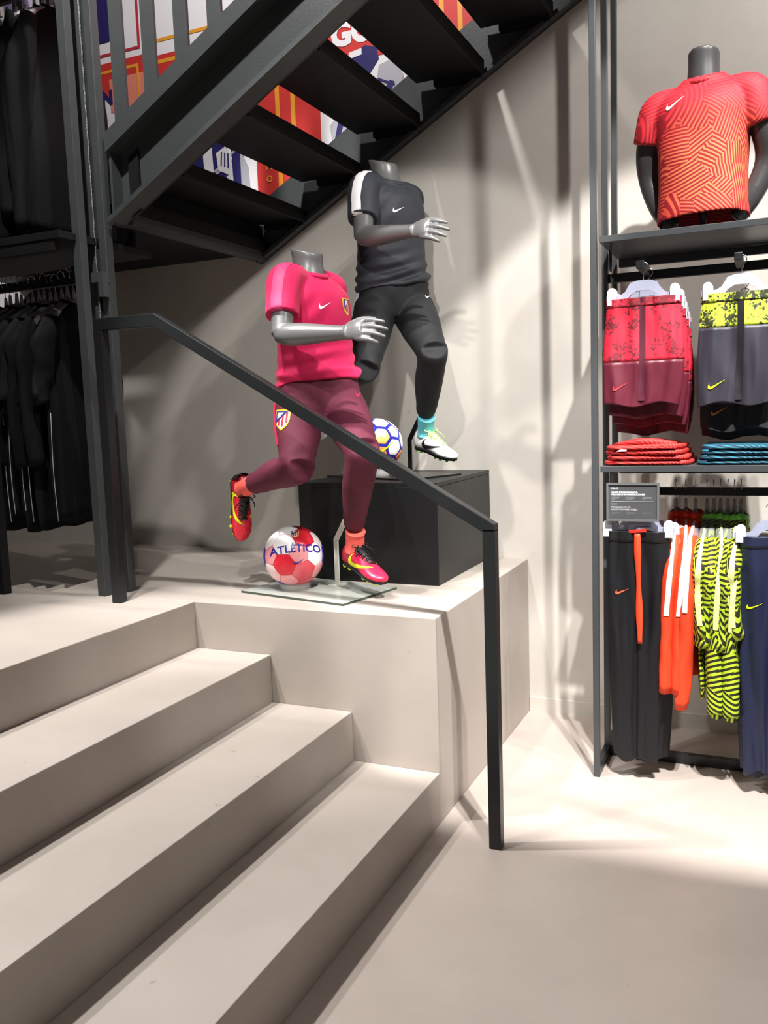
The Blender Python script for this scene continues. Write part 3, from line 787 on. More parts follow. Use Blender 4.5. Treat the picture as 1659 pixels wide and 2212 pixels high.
M_pink = mat('crimson pink jersey', lin(212, 12, 84), 0.7, bump=0.25, bump_scale=420, sheen=0.1)
M_pink2 = mat('light pink stripe', lin(208, 58, 110), 0.6)
M_wine = mat('wine track fabric', lin(90, 27, 48), 0.78, bump=0.12, bump_scale=500)
M_jersey = mat('charcoal jersey', lin(52, 55, 62), 0.6, bump=0.2, bump_scale=420)
M_track = mat('black track fabric', lin(24, 25, 28), 0.75, bump=0.12, bump_scale=500)
M_white = mat('white print', lin(244, 242, 244), 0.5)
M_coral = mat('coral print', lin(242, 44, 84), 0.5)
M_volt = mat('volt yellow', lin(226, 236, 30), 0.5)
M_lime = mat('lime green', lin(140, 232, 90), 0.5)
M_blk = mat('black trim', lin(20, 20, 22), 0.55)
M_sock = mat('coral sock', lin(252, 104, 92), 0.8, bump=0.3, bump_scale=500)
M_sock2 = mat('aqua sock', lin(112, 204, 216), 0.8, bump=0.3, bump_scale=500)
def ramp_mat(name, stops, axis, lo, hi, rough=0.4, stripes=0):
    """colour runs through stops along an object axis from lo to hi (a dyed or printed fade)"""
    m = bpy.data.materials.new(name); m.use_nodes = True; nt = m.node_tree; b = nt.nodes['Principled BSDF']; L = nt.links.new
    tc = nt.nodes.new('ShaderNodeTexCoord'); dt = nt.nodes.new('ShaderNodeVectorMath'); dt.operation = 'DOT_PRODUCT'; dt.inputs[1].default_value = axis
    L(tc.outputs['Object'], dt.inputs[0])
    mr = nt.nodes.new('ShaderNodeMapRange'); mr.inputs[1].default_value = lo; mr.inputs[2].default_value = hi; L(dt.outputs['Value'], mr.inputs[0])
    r = nt.nodes.new('ShaderNodeValToRGB'); L(mr.outputs[0], r.inputs[0])
    for i, (p, c) in enumerate(stops):
        e = r.color_ramp.elements[i] if i < 2 else r.color_ramp.elements.new(p)
        e.position = p; e.color = c
    out = r.outputs[0]
    if stripes:
        w = nt.nodes.new('ShaderNodeTexWave'); w.inputs['Scale'].default_value = stripes; w.inputs['Distortion'].default_value = 3; L(tc.outputs['Object'], w.inputs['Vector'])
        mx = nt.nodes.new('ShaderNodeMix'); mx.data_type = 'RGBA'; mx.blend_type = 'MULTIPLY'; mx.inputs[0].default_value = 0.45
        L(out, mx.inputs[6]); L(w.outputs['Color'], mx.inputs[7]); out = mx.outputs[2]
    L(out, b.inputs['Base Color']); b.inputs['Roughness'].default_value = rough
    MATS[name] = m; return m

# ------------------------------------------------------------------ pink mannequin
pink = dict(
  neck_top=(-0.635, 0.331, 2.140), neck_base=(-0.626, 0.329, 2.045), r_shoulder=(-0.643, 0.155, 2.008), l_shoulder=(-0.609, 0.500, 2.008),
  r_elbow=(-0.607, 0.060, 1.790), r_wrist=(-0.345, 0.046, 1.779), r_knuckle=(-0.277, 0.036, 1.786), r_palm=(0.3, 0.85, -0.45), r_thumb=(0.0, 0.35, 0.95),
  l_elbow=(-0.80, 0.60, 1.90), l_wrist=(-0.70, 0.51, 1.73), l_knuckle=(-0.672, 0.478, 1.675), l_palm=(0.1, -1, 0), l_thumb=(1, 0, 0),
  pelvis=(-0.609, 0.339, 1.559), r_hip=(-0.669, 0.273, 1.529), l_hip=(-0.549, 0.406, 1.529),
  l_knee=(-0.340, 0.165, 1.342), l_ankle=(-0.474, 0.327, 1.008), r_knee=(-0.60, 0.115, 1.285), r_ankle=(-0.925, 0.275, 1.205))
rootA, offA, bodyA, trA, tbA, stA, sbA, FA = mannequin(pink, dict(label='headless grey mannequin running in bright pink shirt and wine track pants', base=(-0.6, 0.3, PZ),
  torso_yaw=-15, pelvis_yaw=-42, shirt=M_pink, pants=M_wine, hem={'r': 0.90, 'l': 0.90}, hem_drop=0.055, hem_tilt=(0.12, 0.06), sleeve={'r': 0.67, 'l': 0.6}, fold=0.014, curl=0.9))
# ------------------------------------------------------------------ black mannequin
black = dict(
  neck_top=(-0.538, 0.894, 2.603), neck_base=(-0.508, 0.880, 2.505), r_shoulder=(-0.552, 0.712, 2.462), l_shoulder=(-0.462, 1.045, 2.462),
  r_elbow=(-0.509, 0.602, 2.224), r_wrist=(-0.270, 0.549, 2.213), r_knuckle=(-0.185, 0.520, 2.212), r_palm=(0.3, 0.85, -0.45), r_thumb=(0.0, 0.35, 0.95),
  l_elbow=(-0.68, 1.13, 2.34), l_wrist=(-0.595, 1.075, 2.18), l_knuckle=(-0.568, 1.05, 2.12), l_palm=(0.1, -1, 0), l_thumb=(1, 0, 0),
  pelvis=(-0.515, 0.916, 1.998), r_hip=(-0.579, 0.852, 1.968), l_hip=(-0.451, 0.980, 1.968),
  l_knee=(-0.265, 0.745, 1.732), l_ankle=(-0.402, 0.973, 1.436), r_knee=(-0.555, 0.66, 1.68), r_ankle=(-0.86, 0.90, 1.62))
rootB, offB, bodyB, trB, tbB, stB, sbB, FB = mannequin(black, dict(label='headless grey mannequin running in charcoal shirt and black track pants on the cube', base=(-0.52, 0.9, PZ+kh),
  torso_yaw=-25, pelvis_yaw=-45, shirt=M_jersey, pants=M_track, hem={'r': 0.92, 'l': 0.84}, hem_drop=0.045, hem_tilt=(0.10, 0.10), sleeve={'r': 0.67, 'l': 0.6}, fold=0.009, curl=0.9))

# prints, stripes
def dress(P, off, F, st, sb, tr, tb, m_stripe, m_tick, m_tick2, chest_w, crest_on):
    ft, lt, fp, lp, nb, pel, ax = F
    sh, el = P['r_shoulder'], P['r_elbow']; d = unit(el-sh)
    out = unit(-lt-0.0*ft)
    path = [nb-lt*0.082+V(0, 0, 0.02), sh+(nb-sh)*0.45+V(0, 0, 0.06), sh-lt*0.02+V(0, 0, 0.045), sh+d*0.06-lt*0.05, sh+d*0.11-lt*0.05, sh+d*(np.linalg.norm(el-sh)*0.61)-lt*0.05]
    path = [q+ft*(0.0 if i < 2 else 0.022) for i, q in enumerate(path)]
    dg = unit(lt*0.85-ft*0.5)
    dirs = [V(0, 0, -1), V(0, 0, -1), unit(lt*0.5+V(0, 0, -1)-ft*0.2), dg, dg, dg]
    wd = [ft, ft, ft, unit(ft+lt*0.5), unit(ft+lt*0.5), unit(ft+lt*0.5)]
    strip_on('shoulder_stripe', sb, path, dirs, 0.044, wd, m_stripe, st, off)
    chest = pel+ax*0.72
    decal('chest_mark', poly_mesh([tick(chest_w, 0.12)], 0.01), sb, Vector(chest-off-lt*0.052+ft*0.25), lt, V(0, 0, 1), m_tick, st)
    if crest_on: crest(st, sb, Vector(chest-off+lt*0.078+ft*0.25+V(0, 0, 0.005)), lt, V(0, 0, 1), 0.062)
    # pocket mark on the left hip, side piping on the right leg
    hp = P['l_hip']
    decal('hip_mark', poly_mesh([tick(0.048, 0.08)], 0.01), tb, Vector(hp-off+fp*0.25+lp*0.045+V(0, 0, 0.035)), lp, V(0, 0, 1), m_tick2, tr)
    rh, rk = P['r_hip'], P['r_knee']
    path = [rh-lp*0.06+V(0, 0, 0.06), rh-lp*0.08, rh+(rk-rh)*0.35-lp*0.08, rh+(rk-rh)*0.62-lp*0.08]
    strip_on('side_stripe', tb, path, [lp]*4, 0.030, [fp]*4, m_stripe if not crest_on else M_coral, tr, off)
dress(pink, offA, FA, stA, sbA, trA, tbA, M_pink2, M_white, M_coral, 0.066, True)
dress(black, offB, FB, stB, sbB, trB, tbB, M_white, M_white, M_white, 0.066, False)
ft, lt, fp, lp, nb, pel, ax = FA
cn = unit(fp*0.8-lp*0.6)
crest(trA, tbA, Vector(pink['r_hip']-offA+cn*0.22-lp*0.03+V(0, 0, -0.055)), unit(np.cross(V(0, 0, 1), cn)), V(0, 0, 1), 0.072)

# boots
def foot(parent, off, ankle, knee, fwd, upv, mats, side, sock_m, sock_top, real=None):
    fwd = unit(fwd); upv = unit(upv-fwd*np.dot(upv, fwd))
    heel = ankle-fwd*0.055-upv*0.088
    b = boot(parent, off, heel, fwd, upv, mats, side)
    mb = MB(off); d = unit(knee-ankle)
    path = [ankle-upv*0.03+fwd*0.004, ankle+d*0.0+fwd*0.006, ankle+d*0.05, ankle+d*sock_top]
    if real is not None: path = [ankle-upv*0.03+fwd*0.004, ankle+fwd*0.004, real+d*0.01, real+d*0.08]
    limb(mb, path, [0.040, 0.0385, 0.0385, 0.041], 20, 5)
    s_ = mb.build('sock', sock_m, parent, True)
    return b, s_
up_r = ramp_mat('boot fade crimson', [(0, lin(24, 16, 18)), (0.16, lin(40, 18, 22)), (0.34, lin(210, 30, 60)), (1, lin(250, 52, 70))], (0.05, 0.0, -1.0), -0.56, -0.30, 0.35, 90)
up_l = ramp_mat('boot crimson', [(0, lin(216, 24, 70)), (1, lin(250, 44, 84))], (1, 0, 0), 0.1, 0.3, 0.35, 90)
up_w = ramp_mat('boot white', [(0, lin(226, 226, 224)), (1, lin(238, 240, 232))], (1, 0, 0), 0.0, 0.3, 0.4)
mk = dict(sole=M_blk, stud=M_volt, lace=M_blk, mark=M_volt, mark_w=0.17)
fL, sL = foot(rootA, offA, pink['l_ankle']+V(0.004, -0.002, -0.052), pink['l_knee'], V(0.86, -0.50, -0.20), V(0.18, -0.12, 1), dict(mk, upper=up_l), 1, M_sock, 0.072)
fR, sR = foot(rootA, offA, pink['r_ankle']+V(-0.045, 0.035, -0.012), pink['r_knee'], V(0.10, -0.12, -1.0), V(1.0, -0.6, 0.0), dict(mk, upper=up_r, heel=M_blk), -1, M_sock, 0.15, pink['r_ankle'])
mkb = dict(sole=M_blk, stud=M_lime, lace=mat('pale lime lace', lin(190, 238, 150), 0.6), mark=M_blk, mark_w=0.15)
gL, tL = foot(rootB, offB, black['l_ankle']+V(0.002, 0.0, -0.040), black['l_knee'], V(0.86, -0.47, -0.20), V(0.18, -0.12, 1), dict(mkb, upper=up_w), 1, M_sock2, 0.085)
gR, tR = foot(rootB, offB, black['r_ankle']+V(-0.045, 0.03, -0.015), black['r_knee'], V(0.15, -0.10, -1.0), V(1.0, -0.6, 0.0), dict(mkb, upper=up_w), -1, M_sock2, 0.10, black['r_ankle'])

# stands: glass plate with a flat white rod, black plate with a black rod
def plate(center, ang, L, Wd, th, m, parent, off, name):
    f, l = yaw(ang); mb = MB(off); c = V(*center)
    pts = [c-f*L/2-l*Wd/2, c+f*L/2-l*Wd/2, c+f*L/2+l*Wd/2, c-f*L/2+l*Wd/2]
    mb.add([tuple(p) for p in pts]+[tuple(p+V(0, 0, th)) for p in pts], [(0, 3, 2, 1), (4, 5, 6, 7), (0, 1, 5, 4), (1, 2, 6, 5), (2, 3, 7, 6), (3, 0, 4, 7)])
    return mb.build(name, m, parent, bevel=0.001)
M_glass = mat('clear base glass', lin(206, 211, 202), 0.05, alpha=0.62)
M_ivory = mat('ivory enamel rod', lin(232, 230, 216), 0.35)
plate((-0.6378, 0.3142, PZ+0.0005), -12, 0.545, 0.353, 0.009, M_glass, rootA, offA, 'base_plate')
fa, la = yaw(-12); mb = MB(offA); cc = V(-0.6378, 0.3142, PZ+0.005)
for a_, b_ in (((-1, -1), (1, -1)), ((1, -1), (1, 1)), ((1, 1), (-1, 1)), ((-1, 1), (-1, -1))):
    mb.bar(cc+fa*a_[0]*0.2733+la*a_[1]*0.1773, cc+fa*b_[0]*0.2733+la*b_[1]*0.1773, 0.0012, 0.0085)
e_ = mb.build('plate_edge', mat('glass edge', lin(70, 78, 70), 0.2), rootA); e_['kind'] = 'stuff'
mb = MB(offA); sd = (0.9, -0.2, 0)
mb.bar((-0.600, 0.415, PZ+0.009), (-0.600, 0.415, 0.965), 0.021, 0.008, sd); mb.bar((-0.600, 0.415, 0.96), (-0.528, 0.395, 1.075), 0.021, 0.008, sd); mb.build('rod', M_ivory, rootA)
mb = MB(offA); mb.box((-0.63, 0.39, PZ+0.0095), (-0.57, 0.44, PZ+0.014)); mb.build('rod_foot', M_ivory, rootA)
M_bplate = mat('black base plate', lin(32, 32, 34), 0.3, 0.2)
plate((-0.5376, 0.8951, PZ+kh+0.0005), -23, 0.54, 0.353, 0.007, M_bplate, rootB, offB, 'base_plate')
mb = MB(offB)
mb.bar((-0.50, 1.02, PZ+kh+0.007), (-0.50, 1.02, 1.36), 0.022, 0.008, (0.9, -0.3, 0)); mb.bar((-0.50, 1.02, 1.355), (-0.43, 1.00, 1.47), 0.022, 0.008, (0.9, -0.3, 0)); mb.build('rod', M_bplate, rootB)
# ================================================================== FOOTBALLS
def football(name, label, center, r, rot, panel_fn, base_m, inset, marks):
    root = thing(name, label, 'football', (center[0], center[1], center[2]-r), 0)
    off = V(*root.location)
    bm = bmesh.new(); bmesh.ops.create_icosphere(bm, subdivisions=1, radius=1.0)
    bm.verts.ensure_lookup_table()
    vs = [v.co.normalized() for v in bm.verts]; nb = [[e.other_vert(v).index for e in v.link_edges] for v in bm.verts]
    tris = [[v.index for v in f.verts] for f in bm.faces]; bm.free()
    P = {}
    for i in range(12):
        for j in nb[i]: P[(i, j)] = (vs[i]*2+vs[j])/3
    faces = []
    for i in range(12):
        c = vs[i]; a = c.orthogonal().normalized(); b = c.cross(a)
        js = sorted(nb[i], key=lambda j: math.atan2((P[(i, j)]-c).dot(b), (P[(i, j)]-c).dot(a)))
        faces.append((5, [P[(i, j)] for j in js]))
    for t in tris:
        a, b, c = t; faces.append((6, [P[(a, b)], P[(b, a)], P[(b, c)], P[(c, b)], P[(c, a)], P[(a, c)]]))
    Rm = rot
    mb = MB(); mb.ball((0, 0, r), r*0.990, 48, 32); core = mb.build('ball_core', base_m, root, True)
    allv = []; allf = []
    for n, ring in faces:
        ring = [(Rm @ p).normalized() for p in ring]; c = sum(ring, Vector())/n; c.normalize()
        rings = []
        for k, (s_, rad) in enumerate(((1.0, 0.984), (0.985, 0.997), (0.95, 1.0), (0.55, 1.0), (0.0, 1.0))):
            row = []
            for i in range(n):
                for t in (0.0, 0.25, 0.5, 0.75):
                    q = ring[i].lerp(ring[(i+1) % n], t); p = (c+(q-c)*(s_*(1-inset)) if s_ > 0 else c).normalized()
                    row.append(tuple(p*rad*r+Vector((0, 0, r))))
            rings.append(row)
        mb = MB(); mb.loft(rings[:-1], False)
        m_ = len(rings[0]); mb.v.append(tuple(c*r+Vector((0, 0, r)))); ci = len(mb.v)-1; b0 = 3*m_
        mb.f += [(b0+i, b0+(i+1) % m_, ci) for i in range(m_)]
        mb.build('panel', panel_fn(n, c), root, True)
    ms = MB(); ms.ball((0, 0, r), r, 64, 40); bv = bvh_of(ms.mesh('t'))
    for fn in marks: fn(root, bv, r)
    return root
to_cam = unit(V(1.0784, -2.7935, 1.4868)-V(-0.742, 0.3015, 0.92))
rx_ = unit(np.cross(V(0, 0, 1), to_cam)); uy_ = np.cross(to_cam, rx_)
ball_rot = Matrix.Rotation(0.35, 3, 'X') @ Matrix.Rotation(0.5, 3, 'Z')
fade = ramp_mat('ball fade', [(0, lin(252, 250, 250)), (0.35, lin(248, 214, 216)), (0.7, lin(232, 96, 110)), (1, lin(226, 40, 60))], (0.62, 0.1, -0.3), -0.12, 0.06, 0.25)
pinkish = mat('ball pink', lin(242, 160, 164), 0.25); redp = mat('ball red', lin(222, 36, 54), 0.25); whitep = mat('ball white', lin(248, 246, 246), 0.25); greyp = mat('ball pale grey', lin(214, 208, 206), 0.25)
violet = mat('ball violet', lin(52, 40, 150), 0.3)
def uvw(c): c = np.array(c); return c@rx_, c@uy_, c@to_cam
def pA(n, c):
    u, v, w = uvw(c)
    if w < 0.12 and v < 0.2: return violet
    d = lambda a, b: math.hypot(u-a, v-b)
    if n == 6 and d(-0.30, -0.22) < 0.26: return redp
    if d(0.35, 0.72) < 0.3 and w > 0: return redp
    if u < 0.05 and v > 0.15: return whitep
    if u > 0.35 and v > -0.25: return greyp if n == 5 else whitep
    return fade if n == 6 else pinkish
def pal(mesh_fn, a, b, m, nm):
    def f(root, bv, r):
        n_ = unit(to_cam+rx_*a+uy_*b); ux = unit(np.cross(V(0, 0, 1)+uy_*0.0, n_)); uyv = np.cross(n_, ux)
        decal(nm, mesh_fn(), bv, Vector((0, 0, r))+Vector(n_)*r, Vector(ux), Vector(uyv), m, root, 0.0012)
    return f
RA = 0.1265
ballA = football('football', 'red and white football lettered in blue on a clear ring before the black cube', (-0.742, 0.3015, PZ+0.026+RA-0.006), RA, ball_rot, pA, mat('ball rose seam', lin(190, 70, 90), 0.5), 0.018, [  # plain rose core shows between the panels as seam lines
    pal(lambda: text_mesh('ATLÉTICO', 0.045, 0.012, 0.0007), 0.10, 0.24, violet, 'lettering'),
    pal(lambda: poly_mesh([tick(0.046, 0.1)], 0.01), 0.18, -0.20, violet, 'tick_mark'),
    lambda root, bv, r: crest(root, bv, Vector((0, 0, r))+Vector(unit(to_cam+rx_*0.10+uy_*0.95))*r, Vector(unit(np.cross(V(0, 0, 1), to_cam))), Vector(unit(uy_-to_cam*0.9)), 0.034, 0.008)])
# clear ring stands
def ring_stand(label, c, r0, r1, h):
    root = thing('ball_stand', label, 'ball stand', c); mb = MB(); rows = []
    for k in range(40):
        t = 2*PI*k/40; x, y = math.cos(t), math.sin(t)
        rows.append([(x*r0, y*r0, 0), (x*r1, y*r1, 0), (x*r1, y*r1, h-0.002), (x*(r1-0.002), y*(r1-0.002), h), (x*(r0+0.002), y*(r0+0.002), h), (x*r0, y*r0, h-0.002)])
    rows.append(rows[0]); mb.loft(rows, False); mb.build('ring', mat('clear acrylic', lin(232, 232, 228), 0.05, alpha=0.35), root, True)
    return root
ring_stand('clear acrylic ring under the red and white football', (-0.742, 0.3015, PZ+0.0098), 0.058, 0.066, 0.030)
# second ball on the cube
to_cam2 = unit(V(1.0784, -2.7935, 1.4868)-V(-0.56, 0.83, 1.35)); RX2 = unit(np.cross(V(0, 0, 1), to_cam2)); UY2 = np.cross(to_cam2, RX2)
amber = ramp_mat('ball amber', [(0, lin(250, 246, 236)), (0.45, lin(250, 214, 110)), (1, lin(240, 120, 60))], (0.2, -0.2, -1), -0.2, -0.04, 0.25)
def pB(n, c):
    u = np.array(c)@RX2; v = np.array(c)@UY2
    if v > 0.35: return whitep
    if n == 6 and v < -0.35: return amber
    if n == 5: return amber
    return whitep if u > 0.2 else amber
def pal2(mesh_fn, a, b, m, nm, off=0.0012):
    def f(root, bv, r):
        n_ = unit(to_cam2+RX2*a+UY2*b); ux = unit(np.cross(V(0, 0, 1), n_)); uyv = np.cross(n_, ux)
        decal(nm, mesh_fn(), bv, Vector((0, 0, r))+Vector(n_)*r, Vector(ux), Vector(uyv), m, root, off)
    return f
RB = 0.118
ballB = football('football', 'white football with blue seams and a yellow tick on the cube', (-0.57, 0.80, PZ+kh+0.034+RB), RB, Matrix.Rotation(-0.2, 3, 'X') @ Matrix.Rotation(0.9, 3, 'Z'), pB, mat('ball blue seam', lin(46, 46, 160), 0.3), 0.17, [
    pal2(lambda: poly_mesh([tick(0.125, 0.28)], 0.012), 0.30, -0.20, M_blk, 'tick_outline'),
    pal2(lambda: poly_mesh([tick(0.117, 0.28)], 0.012), 0.30, -0.20, M_volt, 'tick_mark', 0.0026)])
ring_stand('clear acrylic ring under the blue-seamed football on the cube', (-0.57, 0.80, PZ+kh+0.0078), 0.052, 0.060, 0.038)

# ================================================================== RIGHT-HAND DISPLAY RACK
rack = thing('display_rack', 'black square-tube wall rack with two shelves of football kit', 'rack', (0.45, 0.83, 0)); ko = V(*rack.location)
Z1, Z2 = 2.1157, 1.2538; SY = 0.5864
def box(nm, lo, hi, m=M_black, par=rack, off=ko, bev=0.0018):
    mb = MB(off); mb.box(lo, hi); return mb.build(nm, m, par, bevel=bev)
M_rack = mat('graphite rack steel', lin(64, 67, 69), 0.33, 0.0, 0.5)
for x in (0.4385, 1.78):
    for y in (SY-0.002, 0.828, 1.055): box('post', (x, y, 0), (x+0.024, y+0.024, 4.6), M_rack)
    box('side_rail', (x, SY+0.022, 0.0), (x+0.024, 0.828, 0.045)); box('side_rail', (x, 0.852, 0.0), (x+0.024, 1.055, 0.045))
box('base_rail', (0.4625, 0.828, 0.0), (1.78, 0.852, 0.045))
for z in (Z1, Z2):
    s_ = box('shelf', (0.472, SY+0.0, z-0.024), (1.775, 1.02, z), M_rack)
    box('shelf_return', (0.478, 1.0, z-0.06), (1.77, 1.02, z-0.025), M_rack, s_); box('side_gusset', (0.474, SY+0.20, z-0.10), (0.480, 0.828, z-0.025), M_black, s_)
box('cross_rail', (0.4625, 0.835, 1.975), (1.78, 0.860, 2.010)); box('cross_rail', (0.4625, 0.835, 1.118), (1.78, 0.860, 1.150))
ARMS = [(0.618, 1.988), (0.956, 1.982), (0.61, 1.128), (1.09, 1.128)]
for x, z in ARMS: box('arm', (x-0.014, 0.598, z), (x+0.014, 0.836, z+0.027))

# ------------------------------------------------------------------ clip hangers and shorts
M_frost = mat('frosted clear plastic', lin(176, 182, 204), 0.25, alpha=0.72); M_wire = mat('hanger wire', lin(170, 172, 176), 0.25, 1.0)
M_clip = mat('milky clip', lin(196, 197, 202), 0.3)
def clip_hanger(label, loc, group, hw=0.135, rz=0.0):
    root = thing('clip_hanger', label, 'hanger', loc, rz, group); mb = MB()
    top = [(-hw, 0.0), (-0.085, 0.0), (-0.066, 0.012), (-0.048, 0.042), (-0.022, 0.050), (0.022, 0.050), (0.048, 0.042), (0.066, 0.012), (0.085, 0.0), (hw, 0.0)]
    low = [(hw, -0.018), (0.060, -0.018), (0.045, 0.0), (0.022, 0.013), (-0.022, 0.013), (-0.045, 0.0), (-0.060, -0.018), (-hw, -0.018)]
    n = len(top)
    vs = []; 
    o = top+low; mb.prism(o, -0.004, 0.004); mb.build('bar', M_frost, root)
    for s_ in (-1, 1):
        x = s_*(hw-0.022); mb = MB(); pts = [(x-0.017, -0.036), (x+0.017, -0.036), (x+0.017, 0.012)]+[(x+0.017*math.cos(t), 0.012+0.017*math.sin(t)) for t in [PI*k/8 for k in range(1, 8)]]+[(x-0.017, 0.012)]
        mb.prism(pts, -0.014, -0.008); mb.prism([(a, b) for a, b in pts], 0.008, 0.014); mb.prism([(x-0.010, -0.01), (x+0.010, -0.01), (x+0.010, 0.004), (x-0.010, 0.004)], -0.009, 0.009)
        c = mb.build('clip', M_clip, root); c['kind'] = 'stuff'
    mb = MB(); pts = [(0, 0, 0.048), (0, 0, 0.075)]+[(0.0+0.016*math.sin(t)*1.0, 0, 0.095-0.016*math.cos(t)+0.004) for t in [0.6+k*0.5 for k in range(9)]]
    mb.tube(pts, 0.0016, 6); mb.build('hook', M_wire, root, True)
    return root
def fleck(name, base, ink, lo, hi, rough=0.6):
    """speckled print that thins out: ink flecks on a base colour"""
    m = bpy.data.materials.new(name); m.use_nodes = True; nt = m.node_tree; b = nt.nodes['Principled BSDF']; L = nt.links.new
    tc = nt.nodes.new('ShaderNodeTexCoord'); n = nt.nodes.new('ShaderNodeTexNoise'); n.inputs['Scale'].default_value = 16; n.inputs['Detail'].default_value = 2
    v = nt.nodes.new('ShaderNodeTexVoronoi'); v.inputs['Scale'].default_value = 150
    L(tc.outputs['Object'], n.inputs['Vector']); L(tc.outputs['Object'], v.inputs['Vector'])
    sb = nt.nodes.new('ShaderNodeMath'); sb.operation = 'SUBTRACT'; sp = nt.nodes.new('ShaderNodeSeparateColor'); L(v.outputs['Color'], sp.inputs[0])
    L(n.outputs['Fac'], sb.inputs[0]); ml = nt.nodes.new('ShaderNodeMath'); ml.operation = 'MULTIPLY'; ml.inputs[1].default_value = 0.28; L(sp.outputs[0], ml.inputs[0]); L(ml.outputs[0], sb.inputs[1])
    mr = nt.nodes.new('ShaderNodeMapRange'); mr.inputs[1].default_value = lo; mr.inputs[2].default_value = hi; L(sb.outputs[0], mr.inputs[0])
    mx = nt.nodes.new('ShaderNodeMix'); mx.data_type = 'RGBA'; mx.inputs[6].default_value = base; mx.inputs[7].default_value = ink
    L(mr.outputs[0], mx.inputs[0]); L(mx.outputs[2], b.inputs['Base Color']); b.inputs['Roughness'].default_value = rough
    MATS[name] = m; return m
def sheet_pants(rows, notch_z, thick, seed, nu=32, nv=40, v0=0.0, v1=1.0):
    """flat-hung shorts or joggers: rows of (z, left x, right x); legs part below notch_z. closed thin volume, folds front and back"""
    R = catmull(rows, 10); vs = []; m_ = len(R)
    def prof(u, z, k):
        e = (1-abs(2*u-1)**6); f = noise.noise(Vector((u*5.2, z*3.0+seed, seed)))*0.015+noise.noise(Vector((u*12, z*7, seed+3)))*0.007+0.004*math.sin(u*16+z*5+seed)
        g = math.exp(-((u-0.5)/0.05)**2)*min(1, max(0, (notch_z-z)/0.05))*0.75
        return (thick+f)*e*(1-g)*k
    mb = MB(); rings = []
    for z, a, b in R:
        fr = []; bk = []
        for i in range(nu+1):
            u = i/nu; x = a+(b-a)*u
            zz = z+(0.012*math.sin(u*9+seed) if z < notch_z else 0)*min(1, max(0, (notch_z-z)/0.2))
            fr.append((x, -prof(u, z, 1.0)-0.0012, zz)); bk.append((x, prof(1-u, z, 0.8)+0.0012, zz))
        rings.append(fr+bk[::-1])
    mb.loft(rings, True); return mb, rings
def shorts(label, group, loc, cols, seed, hip=0.135, length=0.395, mark=True, zsplit=0.235, strip=True, name='football_shorts'):
    root = thing(name, label, 'shorts', loc, 0, group)
    rows = [(0.0, -hip, hip), (-0.03, -hip, hip), (-0.12, -hip-0.008, hip+0.008), (-length*0.62, -hip-0.014, hip+0.012), (-length*0.85, -hip-0.014, hip+0.004), (-length, -hip-0.012, hip-0.010)]
    mb, rings = sheet_pants(rows, -length*0.62, 0.016, seed)
    me = mb.mesh('shorts'); me.materials.append(cols['low'])
    # the printed upper part is its own piece of cloth
    mb2 = MB(); top = [r for r in rings if r[0][2] > -zsplit]; mb3 = MB()
    low = rings[len(top)-1:]
    mb2.loft(top, True); mb3.loft(low, True)
    a = mb2.build('printed_yoke', cols['top'], root, True); b = mb3.build('leg_panels', cols['low'], root, True)
    bv = bvh_of(me)
    if strip:
        decal('front_stripe', poly_mesh([[(-0.020, -length*0.965), (0.006, -length*0.965), (0.010, -length*0.5), (0.010, 0), (-0.012, 0), (-0.012, -length*0.5)]], 0.03), bv, (0.0, -0.05, 0), (1, 0, 0), (0, 0, 1), cols['strip'], root, 0.0012)
    if mark: decal('tick_mark', poly_mesh([tick(0.062, 0.20)], 0.012), bv, (-hip+0.055, -0.05, -length+0.07), (1, 0, 0), (0, 0, 1), cols['mark'], root, 0.0025)
    mb = MB(); wr = [r for r in rings if r[0][2] > -0.031]
    wr = [[(p[0]*1.012, p[1]*1.12-0.0006, p[2]+0.0004) for p in r] for r in wr]
    mb.loft(wr, True); mb.build('waistband', cols['band'], root, True)
    return root
wine2 = mat('wine shorts cloth', lin(92, 28, 44), 0.45); winestrip = mat('dull plum stripe', lin(80, 26, 42), 0.5)
grey2 = mat('slate shorts cloth', lin(44, 42, 52), 0.5); greystrip = mat('dark slate stripe', lin(28, 28, 33), 0.5)
redcols = dict(top=fleck('red speckle', lin(208, 28, 54), lin(104, 22, 36), 0.37, 0.47), low=wine2, strip=winestrip, mark=mat('scarlet mark', lin(250, 50, 64), 0.5), band=fleck('red waist speckle', lin(226, 40, 64), lin(120, 28, 40), 0.27, 0.36))
yelcols = dict(top=fleck('volt speckle', lin(176, 196, 52), lin(44, 48, 30), 0.36, 0.44), low=grey2, strip=greystrip, mark=M_volt, band=fleck('volt waist speckle', lin(174, 192, 56), lin(48, 52, 34), 0.30, 0.38))
darkcols = dict(top=M_track, low=M_track, strip=greystrip, mark=mat('ochre mark', lin(200, 120, 50), 0.5), band=M_blk)
G1, G2 = 'red-topped shorts on the upper arm', 'dark shorts behind the yellow-topped pair'
s1 = shorts('red speckled and wine shorts hanging foremost on the left arm', G1, (0.629, 0.614, 1.880), redcols, 1.0)
clip_hanger('frosted clip hanger holding the foremost red and wine shorts', (0.629, 0.614, 1.8945), 'clip hangers on the upper arms')
for i in range(3):
    c = copy_thing(s1, (0.640+0.006*i, 0.664+0.05*i, 1.868-0.034*(i+1)), 0.0, ['red and wine shorts second from the front on the left arm', 'red and wine shorts third from the front on the left arm', 'rearmost red and wine shorts on the left arm'][i], G1)
h1 = [o for o in bpy.data.objects if o.name == 'clip_hanger'][0]
